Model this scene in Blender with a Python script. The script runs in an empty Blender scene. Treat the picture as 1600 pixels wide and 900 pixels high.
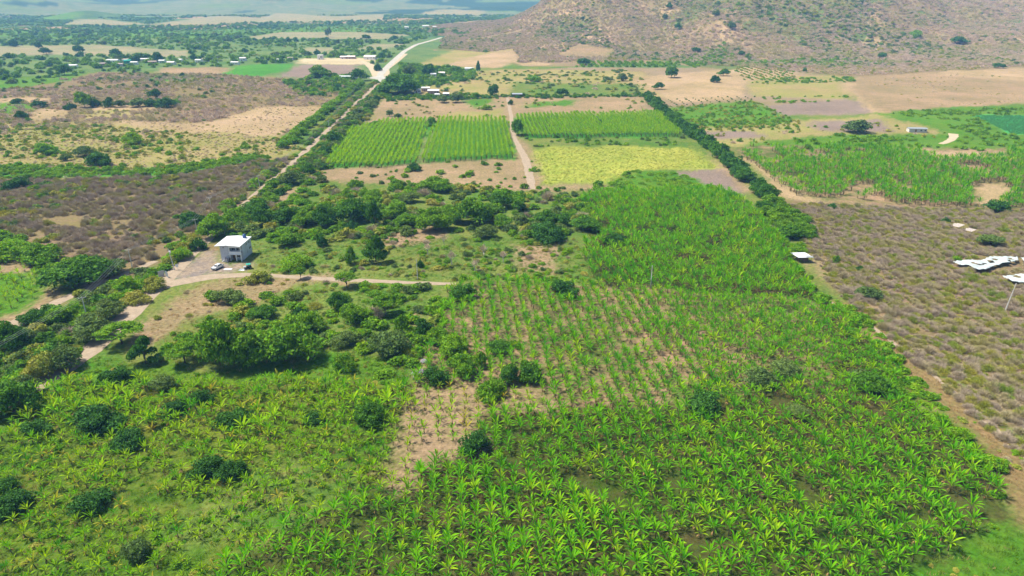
import bpy, math, random
import numpy as np
from mathutils import Vector, Matrix
R = math.radians
random.seed(7)
rng = np.random.default_rng(11)
scene = bpy.context.scene
col = scene.collection

# ------------------------------------------------------------------ camera
H, F, PITCH = 85.0, 1081.0, R(23.05)          # drone height, focal length in photo pixels, downward tilt
CP, SP = math.cos(PITCH), math.sin(PITCH)
cam = bpy.data.cameras.new('camera')
cam.sensor_width = 36.0
cam.lens = 36.0 * F / 1600.0
cam.clip_start, cam.clip_end = 1.0, 40000.0
cam_ob = bpy.data.objects.new('camera', cam)
cam_ob.location = (0, 0, H)
cam_ob.rotation_euler = (math.pi / 2 - PITCH, 0, 0)
col.objects.link(cam_ob)
scene.camera = cam_ob

# ------------------------------------------------------------------ sky, sun, exposure
SUN_EL, SUN_ROT = R(58), R(-75)
world = bpy.data.worlds.new('World')
scene.world = world
world.use_nodes = True
wn = world.node_tree
sky = wn.nodes.new('ShaderNodeTexSky')
sky.sky_type = 'NISHITA'
sky.sun_disc = False
sky.sun_elevation = SUN_EL
sky.sun_rotation = SUN_ROT
wn.links.new(sky.outputs[0], wn.nodes['Background'].inputs[0])
wn.nodes['Background'].inputs[1].default_value = 0.08
sun = bpy.data.lights.new('sun', 'SUN')
sun.energy = 4.6
sun.angle = R(8)
sun.color = (1.0, 0.955, 0.86)
sun_ob = bpy.data.objects.new('sun', sun)
sd = Vector((math.sin(SUN_ROT) * math.cos(SUN_EL), math.cos(SUN_ROT) * math.cos(SUN_EL), math.sin(SUN_EL)))
sun_ob.rotation_euler = sd.to_track_quat('Z', 'Y').to_euler()
sun_ob.location = (0, 0, 300)
col.objects.link(sun_ob)
scene.view_settings.view_transform = 'Standard'
scene.view_settings.look = 'None'
scene.view_settings.gamma = 1.0
scene.view_settings.exposure = 0.9

# ------------------------------------------------------------------ small helpers
def lin(c, k=1.0):
    r = []
    for v in c:
        v = v / 255.0
        r.append(k * (v / 12.92 if v <= 0.04045 else ((v + 0.055) / 1.055) ** 2.4))
    return tuple(r)

def _hash(ix, iy, seed):
    n = (ix * 374761393 + iy * 668265263 + seed * 2147483647 + 1013904223) & 0xFFFFFFFF
    n = ((n ^ (n >> 13)) * 1274126177) & 0xFFFFFFFF
    n = n ^ (n >> 16)
    return (n & 0xFFFF) / 65535.0

def vnoise(x, y, seed=0):
    x = np.asarray(x, float); y = np.asarray(y, float)
    ix = np.floor(x).astype(np.int64); iy = np.floor(y).astype(np.int64)
    fx = x - ix; fy = y - iy
    fx = fx * fx * (3 - 2 * fx); fy = fy * fy * (3 - 2 * fy)
    a = _hash(ix, iy, seed); b = _hash(ix + 1, iy, seed)
    c = _hash(ix, iy + 1, seed); d = _hash(ix + 1, iy + 1, seed)
    return (a * (1 - fx) + b * fx) * (1 - fy) + (c * (1 - fx) + d * fx) * fy

def fbm(x, y, seed=0, octs=4):
    s, a, t = 0.0, 0.5, 0.0
    for o in range(octs):
        s = s + a * vnoise(x * 2 ** o + 17.3 * o, y * 2 ** o - 9.1 * o, seed + o)
        t += a; a *= 0.5
    return s / t

def sstep(a, b, x):
    t = np.clip((np.asarray(x, float) - a) / (b - a), 0, 1)
    return t * t * (3 - 2 * t)

# hill outline: height of the hill along each bearing u = X / Y
HU = [-0.20, -0.13, -0.06, 0.0, 0.017, 0.035, 0.06, 0.09, 0.14, 0.2, 0.28, 0.36, 0.45, 0.5, 0.56, 0.62, 0.7, 0.85, 1.1]
HA = [0, 0, 7, 20, 30, 48, 74, 112, 150, 185, 190, 165, 125, 92, 62, 52, 52, 60, 40]
BU = [-0.2, -0.06, 0.02, 0.1, 0.2, 0.3, 0.45, 0.55, 0.7, 1.1]
BY = [1350, 1250, 1010, 1010, 1060, 960, 930, 960, 980, 980]

def ridge(x, y):
    return 1 - 2.4 * np.abs(fbm(x / 210.0 + y / 900.0, y / 460.0, 15, 3) - 0.5)

def height(x, y):
    x = np.asarray(x, float); y = np.asarray(y, float)
    ys = np.maximum(y, 60.0)
    u = x / ys
    A = np.interp(u, HU, HA)
    yb = np.interp(u, BU, BY)
    n = fbm(x / 260.0, y / 260.0, 5, 5) - 0.5
    t = (y - yb) / 640.0 + n * 0.35 * sstep(0, 0.4, (y - yb) / 640.0)
    rise = np.clip(t, 0, 1) ** 1.35
    rise = rise * rise * (3 - 2 * rise) * 0.55 + rise * 0.45
    fall = 1 - sstep(1900, 2700, y) * np.interp(u, [0.05, 0.2], [1, 0.75])
    gul = 1.5 * np.abs(fbm(x / 95.0, y / 170.0, 9, 4) - 0.5) * 2
    h = A * rise * fall * (0.86 + 0.28 * gul)
    h = h + 75 * (ridge(x, y) - 0.62) * rise * fall * np.clip(A / 70.0, 0, 1)
    # shaded mountain behind the hill, right
    h2 = 150 * sstep(2000, 3500, y) * sstep(0.28, 0.5, u) * (0.7 + 0.6 * fbm(x / 400.0, y / 400.0, 21, 5))
    # far ranges
    far = sstep(3300, 8200, y) * 230 * (0.45 + 1.1 * fbm(x / 1500.0, y / 1500.0, 31, 5))
    far = far * (0.6 + 0.8 * (1 - 2 * np.abs(fbm(x / 420.0, y / 520.0, 36, 4) - 0.5)))
    g1 = 62 * np.exp(-((x + 2480) / 330.0) ** 2 - ((y - 3650) / 420.0) ** 2)
    g2 = 26 * np.exp(-((x + 1620) / 95.0) ** 2 - ((y - 2830) / 150.0) ** 2)
    g3 = 40 * np.exp(-((x + 1500) / 520.0) ** 2 - ((y - 4300) / 380.0) ** 2)
    return np.maximum(h + h2, 0) + far + g1 + g2 + g3

def hz(x, y):
    return float(height(x, y))

def G(px, py, z=0.0):
    """photo pixel -> point on the plane at height z"""
    xn = (px - 800) / F; yn = (py - 450) / F
    t = (H - z) / (SP + yn * CP)
    return Vector((xn * t, (CP - yn * SP) * t, z))

def Gh(px, py):
    """photo pixel -> point on the terrain"""
    xn = (px - 800) / F; yn = (py - 450) / F
    t = np.geomspace(100, 9000, 3000)
    x = xn * t; y = (CP - yn * SP) * t; z = H - (SP + yn * CP) * t
    hh = height(x, y)
    k = int(np.argmax(z <= hh))
    return Vector((x[k], y[k], hh[k]))

def proj(x, y, z=0.0):
    dz = H - z
    d = np.maximum(y * CP + dz * SP, 5.0)
    return 800 + F * x / d, 450 + F * (dz * CP - y * SP) / d

def mpp(p):
    return (p.y * CP + (H - p.z) * SP) / F

def inpoly(px, py, poly):
    inside = np.zeros(px.shape, bool)
    n = len(poly)
    for i in range(n):
        x1, y1 = poly[i]; x2, y2 = poly[(i + 1) % n]
        if y1 == y2: continue
        c = ((y1 > py) != (y2 > py)) & (px < (x2 - x1) * (py - y1) / (y2 - y1) + x1)
        inside ^= c
    return inside

def link(o, parent=None):
    col.objects.link(o)
    if parent: o.parent = parent
    return o

def tag(o, label=None, cat=None, group=None, kind=None):
    if label: o['label'] = label
    if cat: o['category'] = cat
    if group: o['group'] = group
    if kind: o['kind'] = kind
    return o

def empty(name, loc, rz=0.0):
    o = bpy.data.objects.new(name, None)
    o.location = loc; o.rotation_euler = (0, 0, rz)
    o.empty_display_size = 0.5
    return link(o)

def mesh_np(name, verts, faces, mat=None, smooth=False):
    """faces: (n,k) int array"""
    me = bpy.data.meshes.new(name)
    faces = np.asarray(faces, np.int32)
    verts = np.asarray(verts, np.float32)
    k = faces.shape[1]; n = len(faces)
    me.vertices.add(len(verts)); me.vertices.foreach_set('co', verts.ravel())
    me.loops.add(n * k); me.loops.foreach_set('vertex_index', faces.ravel())
    me.polygons.add(n)
    me.polygons.foreach_set('loop_start', np.arange(0, n * k, k, dtype=np.int32))
    if smooth: me.polygons.foreach_set('use_smooth', np.ones(n, bool))
    me.update(calc_edges=True)
    if mat: me.materials.append(mat)
    return me

class MB:
    """collects boxes, tubes and quads into one mesh"""
    def __init__(s): s.v = []; s.f = []; s.m = []; s.mi = 0
    def poly(s, pts, faces):
        b = len(s.v)
        s.v += [tuple(p) for p in pts]
        for f in faces: s.f.append([b + i for i in f]); s.m.append(s.mi)
    def box(s, x0, x1, y0, y1, z0, z1, M=None):
        p = [Vector((x, y, z)) for z in (z0, z1) for x, y in ((x0, y0), (x1, y0), (x1, y1), (x0, y1))]
        if M: p = [M @ q for q in p]
        s.poly(p, [(3, 2, 1, 0), (4, 5, 6, 7), (0, 1, 5, 4), (1, 2, 6, 5), (2, 3, 7, 6), (3, 0, 4, 7)])
    def tube(s, a, b, ra, rb, n=8, caps=True):
        a = Vector(a); b = Vector(b); d = (b - a).normalized()
        q = d.to_track_quat('Z', 'Y')
        pts = []
        for c, r in ((a, ra), (b, rb)):
            for i in range(n):
                t = 2 * math.pi * i / n
                pts.append(c + q @ Vector((r * math.cos(t), r * math.sin(t), 0)))
        fs = [(i, (i + 1) % n, n + (i + 1) % n, n + i) for i in range(n)]
        if caps: fs += [tuple(range(n - 1, -1, -1)), tuple(range(n, 2 * n))]
        s.poly(pts, fs)
    def path(s, pts, rad, n=5):
        pts = [Vector(p) for p in pts]
        rings = []
        for i, p in enumerate(pts):
            d = (pts[min(i + 1, len(pts) - 1)] - pts[max(i - 1, 0)]).normalized()
            q = d.to_track_quat('Z', 'Y'); r = rad[i] if hasattr(rad, '__len__') else rad
            rings.append([p + q @ Vector((r * math.cos(2 * math.pi * j / n), r * math.sin(2 * math.pi * j / n), 0)) for j in range(n)])
        b = [q for r_ in rings for q in r_]
        fs = []
        for i in range(len(pts) - 1):
            for j in range(n):
                fs.append((i * n + j, i * n + (j + 1) % n, (i + 1) * n + (j + 1) % n, (i + 1) * n + j))
        s.poly(b, fs)
    def mesh(s, name, mats, smooth=False):
        me = bpy.data.meshes.new(name)
        me.from_pydata(s.v, [], s.f)
        for m in (mats if isinstance(mats, (list, tuple)) else [mats]): me.materials.append(m)
        me.polygons.foreach_set('material_index', s.m)
        if smooth: me.polygons.foreach_set('use_smooth', [True] * len(s.f))
        me.update()
        return me
    def build(s, name, mats, parent=None, smooth=False):
        return link(bpy.data.objects.new(name, s.mesh(name, mats, smooth)), parent)

# ------------------------------------------------------------------ materials
def new_mat(name):
    m = bpy.data.materials.new(name); m.use_nodes = True
    nt = m.node_tree
    return m, nt, nt.nodes['Principled BSDF'], nt.nodes['Material Output']

def mat_plain(name, c, rough=0.7, var=0.12, scale=1.5, metal=0.0, bump=0.0, spec=0.3):
    m, nt, b, out = new_mat(name)
    tc = nt.nodes.new('ShaderNodeTexCoord')
    no = nt.nodes.new('ShaderNodeTexNoise'); no.inputs['Scale'].default_value = scale; no.inputs['Detail'].default_value = 6
    nt.links.new(tc.outputs['Object'], no.inputs['Vector'])
    mr = nt.nodes.new('ShaderNodeMapRange')
    mr.inputs['From Min'].default_value = 0.3; mr.inputs['From Max'].default_value = 0.7
    mr.inputs['To Min'].default_value = 1 - var; mr.inputs['To Max'].default_value = 1 + var
    nt.links.new(no.outputs['Fac'], mr.inputs['Value'])
    mx = nt.nodes.new('ShaderNodeMix'); mx.data_type = 'RGBA'; mx.blend_type = 'MULTIPLY'; mx.inputs['Factor'].default_value = 1
    mx.inputs['A'].default_value = (*c, 1)
    nt.links.new(mr.outputs['Result'], mx.inputs['B'])
    nt.links.new(mx.outputs['Result'], b.inputs['Base Color'])
    b.inputs['Roughness'].default_value = rough; b.inputs['Metallic'].default_value = metal
    b.inputs['Specular IOR Level'].default_value = spec
    if bump:
        bp = nt.nodes.new('ShaderNodeBump'); bp.inputs['Strength'].default_value = bump; bp.inputs['Distance'].default_value = 0.05
        nt.links.new(no.outputs['Fac'], bp.inputs['Height']); nt.links.new(bp.outputs['Normal'], b.inputs['Normal'])
    return m

def mat_leaf(name, ca, cb, cc=None, transl=0.35, rough=0.7, isl=0.35, spec=0.08, clump=0.9):
    """foliage: colour runs from ca to cb by plant, shaken a little per leaf and per clump"""
    m, nt, b, out = new_mat(name)
    oi = nt.nodes.new('ShaderNodeObjectInfo'); ge = nt.nodes.new('ShaderNodeNewGeometry')
    tc = nt.nodes.new('ShaderNodeTexCoord')
    no = nt.nodes.new('ShaderNodeTexNoise'); no.inputs['Scale'].default_value = clump; no.inputs['Detail'].default_value = 2
    nt.links.new(ge.outputs['Position'], no.inputs['Vector'])
    mixA = nt.nodes.new('ShaderNodeMix'); mixA.data_type = 'RGBA'
    mixA.inputs['A'].default_value = (*ca, 1); mixA.inputs['B'].default_value = (*cb, 1)
    nt.links.new(oi.outputs['Random'], mixA.inputs['Factor'])
    src = mixA.outputs['Result']
    if cc is not None:
        mr0 = nt.nodes.new('ShaderNodeMapRange')
        mr0.inputs['From Min'].default_value = 0.45; mr0.inputs['From Max'].default_value = 0.7
        mr0.inputs['To Max'].default_value = 0.8
        nt.links.new(no.outputs['Fac'], mr0.inputs['Value'])
        mixC = nt.nodes.new('ShaderNodeMix'); mixC.data_type = 'RGBA'
        mixC.inputs['B'].default_value = (*cc, 1)
        nt.links.new(src, mixC.inputs['A']); nt.links.new(mr0.outputs['Result'], mixC.inputs['Factor'])
        src = mixC.outputs['Result']
    mr = nt.nodes.new('ShaderNodeMapRange')
    mr.inputs['To Min'].default_value = 1 - isl; mr.inputs['To Max'].default_value = 1 + isl
    nt.links.new(ge.outputs['Random Per Island'], mr.inputs['Value'])
    mul = nt.nodes.new('ShaderNodeMix'); mul.data_type = 'RGBA'; mul.blend_type = 'MULTIPLY'; mul.inputs['Factor'].default_value = 1
    nt.links.new(src, mul.inputs['A']); nt.links.new(mr.outputs['Result'], mul.inputs['B'])
    nt.links.new(mul.outputs['Result'], b.inputs['Base Color'])
    b.inputs['Roughness'].default_value = rough; b.inputs['Specular IOR Level'].default_value = spec
    if transl:
        tr = nt.nodes.new('ShaderNodeBsdfTranslucent'); ms = nt.nodes.new('ShaderNodeMixShader')
        ms.inputs[0].default_value = transl
        tint = nt.nodes.new('ShaderNodeMix'); tint.data_type = 'RGBA'; tint.blend_type = 'MULTIPLY'; tint.inputs['Factor'].default_value = 1
        tint.inputs['B'].default_value = (1.5, 1.35, 0.6, 1)
        nt.links.new(mul.outputs['Result'], tint.inputs['A'])
        nt.links.new(tint.outputs['Result'], tr.inputs['Color'])
        nt.links.new(b.outputs[0], ms.inputs[1]); nt.links.new(tr.outputs[0], ms.inputs[2])
        nt.links.new(ms.outputs[0], out.inputs['Surface'])
    return m

M = {
 'banana': mat_leaf('banana_leaf', (0.062, 0.275, 0.002), (0.185, 0.45, 0.003), transl=0.42, isl=0.35, rough=0.7, spec=0.06),
 'banana_young': mat_leaf('banana_leaf_young', (0.20, 0.38, 0.03), (0.26, 0.42, 0.04), transl=0.35, isl=0.2),
 'banana_yellow': mat_leaf('banana_leaf_yellowing', (0.30, 0.34, 0.02), (0.42, 0.36, 0.03), transl=0.3, isl=0.3),
 'banana_pale': mat_leaf('banana_leaf_pale', (0.16, 0.38, 0.003), (0.31, 0.48, 0.004), transl=0.35, isl=0.35),
 'dead_leaf': mat_leaf('dead_leaf', (0.20, 0.12, 0.05), (0.28, 0.17, 0.08), transl=0.1, isl=0.4, spec=0.05),
 'pseudostem': mat_plain('pseudostem', (0.13, 0.11, 0.05), 0.7, 0.4, 3),
 'dark': mat_leaf('leaf_dark', (0.042, 0.14, 0.012), (0.072, 0.19, 0.012), (0.11, 0.24, 0.014), transl=0.2, isl=0.5),
 'deep': mat_leaf('leaf_deep', (0.032, 0.110, 0.016), (0.052, 0.150, 0.018), (0.075, 0.195, 0.020), transl=0.2, isl=0.5),
 'mid': mat_leaf('leaf_mid', (0.08, 0.215, 0.008), (0.135, 0.285, 0.01), (0.21, 0.34, 0.014), transl=0.25, isl=0.45),
 'bright': mat_leaf('leaf_bright', (0.1, 0.29, 0.008), (0.18, 0.35, 0.01), (0.28, 0.38, 0.016), transl=0.3, isl=0.4),
 'grey': mat_leaf('leaf_grey', (0.09, 0.155, 0.045), (0.135, 0.2, 0.05), (0.13, 0.23, 0.03), transl=0.2, isl=0.5),
 'twig': mat_leaf('twig_grey', (0.35, 0.285, 0.215), (0.45, 0.37, 0.27), (0.36, 0.34, 0.1), transl=0.0, isl=0.35, rough=0.9, spec=0.05, clump=0.12),
 'twig_pale': mat_leaf('twig_pale', (0.52, 0.42, 0.34), (0.62, 0.49, 0.37), (0.46, 0.44, 0.17), transl=0.0, isl=0.3, rough=0.9, spec=0.05, clump=0.02),
 'olive': mat_leaf('leaf_olive', (0.26, 0.3, 0.04), (0.38, 0.36, 0.07), (0.18, 0.29, 0.03), transl=0.15, isl=0.4, clump=0.1),
 'grass': mat_leaf('grass_blade', (0.08, 0.2, 0.012), (0.14, 0.25, 0.015), (0.2, 0.25, 0.04), transl=0.2, isl=0.3, clump=0.08),
 'drygrass': mat_leaf('dry_grass_blade', (0.36, 0.25, 0.12), (0.46, 0.32, 0.16), (0.36, 0.20, 0.10), transl=0.1, isl=0.3, clump=0.15),
 'bark': mat_plain('bark', (0.17, 0.13, 0.095), 0.9, 0.3, 4, bump=0.4, spec=0.1),
 'palebark': mat_plain('pale_bark', (0.42, 0.40, 0.34), 0.9, 0.2, 4, spec=0.1),
 'concrete': mat_plain('pale_concrete', (0.55, 0.54, 0.52), 0.8, 0.12, 2),
 'render_grey': mat_plain('grey_render', (0.50, 0.52, 0.57), 0.85, 0.10, 1.2),
 'white': mat_plain('white_paint', (0.76, 0.77, 0.78), 0.6, 0.06, 1.2),
 'roof': mat_plain('pale_roof_sheet', (0.58, 0.60, 0.62), 0.5, 0.05, 0.8, spec=0.4),
 'glass': mat_plain('dark_glass', (0.02, 0.022, 0.028), 0.12, 0.1, 1, spec=0.6),
 'black': mat_plain('black_rubber', (0.025, 0.025, 0.027), 0.7, 0.1, 3),
 'tank': mat_plain('blue_tank', (0.05, 0.11, 0.30), 0.4, 0.1, 2),
 'teal': mat_plain('teal_paint', (0.02, 0.34, 0.26), 0.4, 0.1, 3),
 'silver': mat_plain('pale_silver_paint', (0.62, 0.64, 0.68), 0.25, 0.03, 3, metal=0.2, spec=0.6),
 'steel': mat_plain('galvanised_steel', (0.40, 0.44, 0.48), 0.45, 0.15, 3, metal=0.5),
 'wood': mat_plain('weathered_wood', (0.20, 0.14, 0.09), 0.9, 0.3, 4),
 'plastic': mat_plain('pale_plastic_sheet', (0.42, 0.48, 0.48), 0.5, 0.22, 0.5, bump=0.6, spec=0.5),
 'stone': mat_plain('grey_stone', (0.20, 0.19, 0.21), 0.9, 0.25, 2, bump=0.5),
 'pinkwhite': mat_plain('chalky_white_wood', (0.74, 0.66, 0.68), 0.7, 0.1, 2),
 'rust': mat_plain('rusty_roof_sheet', (0.30, 0.24, 0.22), 0.7, 0.25, 1),
 'brick': mat_plain('ochre_wall', (0.42, 0.30, 0.20), 0.9, 0.15, 1),
 'cable': mat_plain('cable', (0.30, 0.31, 0.30), 0.5, 0.05, 1),
}

def mat_ground():
    m, nt, b, out = new_mat('ground_cover')
    N = nt.nodes.new; L = nt.links.new
    ge = N('ShaderNodeNewGeometry')
    a = N('ShaderNodeAttribute'); a.attribute_name = 'col_a'
    c = N('ShaderNodeAttribute'); c.attribute_name = 'col_b'
    n1 = N('ShaderNodeTexNoise'); n1.inputs['Scale'].default_value = 0.16; n1.inputs['Detail'].default_value = 9; n1.inputs['Roughness'].default_value = 0.68
    n2 = N('ShaderNodeTexNoise'); n2.inputs['Scale'].default_value = 0.9; n2.inputs['Detail'].default_value = 8; n2.inputs['Roughness'].default_value = 0.7
    n3 = N('ShaderNodeTexNoise'); n3.inputs['Scale'].default_value = 0.018; n3.inputs['Detail'].default_value = 6; n3.inputs['Roughness'].default_value = 0.65
    for n in (n1, n2, n3): L(ge.outputs['Position'], n.inputs['Vector'])
    mr = N('ShaderNodeMapRange'); mr.inputs['From Min'].default_value = 0.42; mr.inputs['From Max'].default_value = 0.58
    ad = N('ShaderNodeMath'); ad.operation = 'MULTIPLY_ADD'; ad.inputs[1].default_value = 0.5
    ad2 = N('ShaderNodeMath'); ad2.operation = 'MULTIPLY'; ad2.inputs[1].default_value = 0.5
    L(n3.outputs['Fac'], ad2.inputs[0]); L(n1.outputs['Fac'], ad.inputs[0]); L(ad2.outputs[0], ad.inputs[2])
    L(ad.outputs[0], mr.inputs['Value'])
    mx = N('ShaderNodeMix'); mx.data_type = 'RGBA'
    L(mr.outputs['Result'], mx.inputs['Factor']); L(a.outputs['Color'], mx.inputs['A']); L(c.outputs['Color'], mx.inputs['B'])
    m2 = N('ShaderNodeMapRange'); m2.inputs['From Min'].default_value = 0.3; m2.inputs['From Max'].default_value = 0.7
    m2.inputs['To Min'].default_value = 0.55; m2.inputs['To Max'].default_value = 1.38
    L(n2.outputs['Fac'], m2.inputs['Value'])
    mu = N('ShaderNodeMix'); mu.data_type = 'RGBA'; mu.blend_type = 'MULTIPLY'; mu.inputs['Factor'].default_value = 1
    L(mx.outputs['Result'], mu.inputs['A']); L(m2.outputs['Result'], mu.inputs['B'])
    L(mu.outputs['Result'], b.inputs['Base Color'])
    b.inputs['Roughness'].default_value = 0.95; b.inputs['Specular IOR Level'].default_value = 0.05
    bp = N('ShaderNodeBump'); bp.inputs['Strength'].default_value = 0.9; bp.inputs['Distance'].default_value = 0.5
    L(n2.outputs['Fac'], bp.inputs['Height']); L(bp.outputs['Normal'], b.inputs['Normal'])
    return m

# ------------------------------------------------------------------ the ground
K = 0.72
C = {   # ground cover: two colours (photo-like sRGB, scaled down to an albedo)
 'weeds':   ((86, 124, 42), (126, 134, 66)),
 'wood':    ((62, 100, 52), (98, 128, 62)),
 'woodfield': ((120, 138, 78), (80, 118, 56)),
 'scrub':   ((142, 120, 98), (130, 122, 72)),
 'scrubpale': ((160, 140, 118), (140, 128, 88)),
 'olive':   ((144, 146, 78), (168, 150, 104)),
 'soil':    ((172, 146, 116), (146, 132, 94)),
 'sand':    ((188, 162, 130), (162, 144, 104)),
 'orange':  ((154, 126, 90), (130, 120, 74)),
 'plough':  ((150, 132, 122), (136, 122, 108)),
 'lawn':    ((76, 130, 28), (104, 136, 40)),
 'grass':   ((78, 116, 28), (118, 126, 48)),
 'green':   ((86, 150, 46), (70, 136, 36)),
 'teal':    ((64, 170, 84), (80, 180, 90)),
 'yellow':  ((172, 174, 78), (142, 158, 62)),
 'bansoil': ((168, 138, 110), (94, 110, 50)),
 'bangreen': ((72, 96, 30), (92, 82, 50)),
 'yard':    ((140, 130, 124), (168, 150, 128)),
 'hill':    ((156, 132, 110), (138, 132, 82)),
 'hillgreen': ((100, 122, 62), (130, 126, 78)),
 'farsoil': ((160, 148, 118), (134, 142, 100)),
 'far':     ((86, 118, 78), (130, 134, 98)),
 'pale':    ((208, 190, 160), (190, 176, 140)),
 'forest_shade':   ((40, 74, 50), (62, 88, 56)),  # dark forest green, also the painted cloud shade of the right mountain
}
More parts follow.
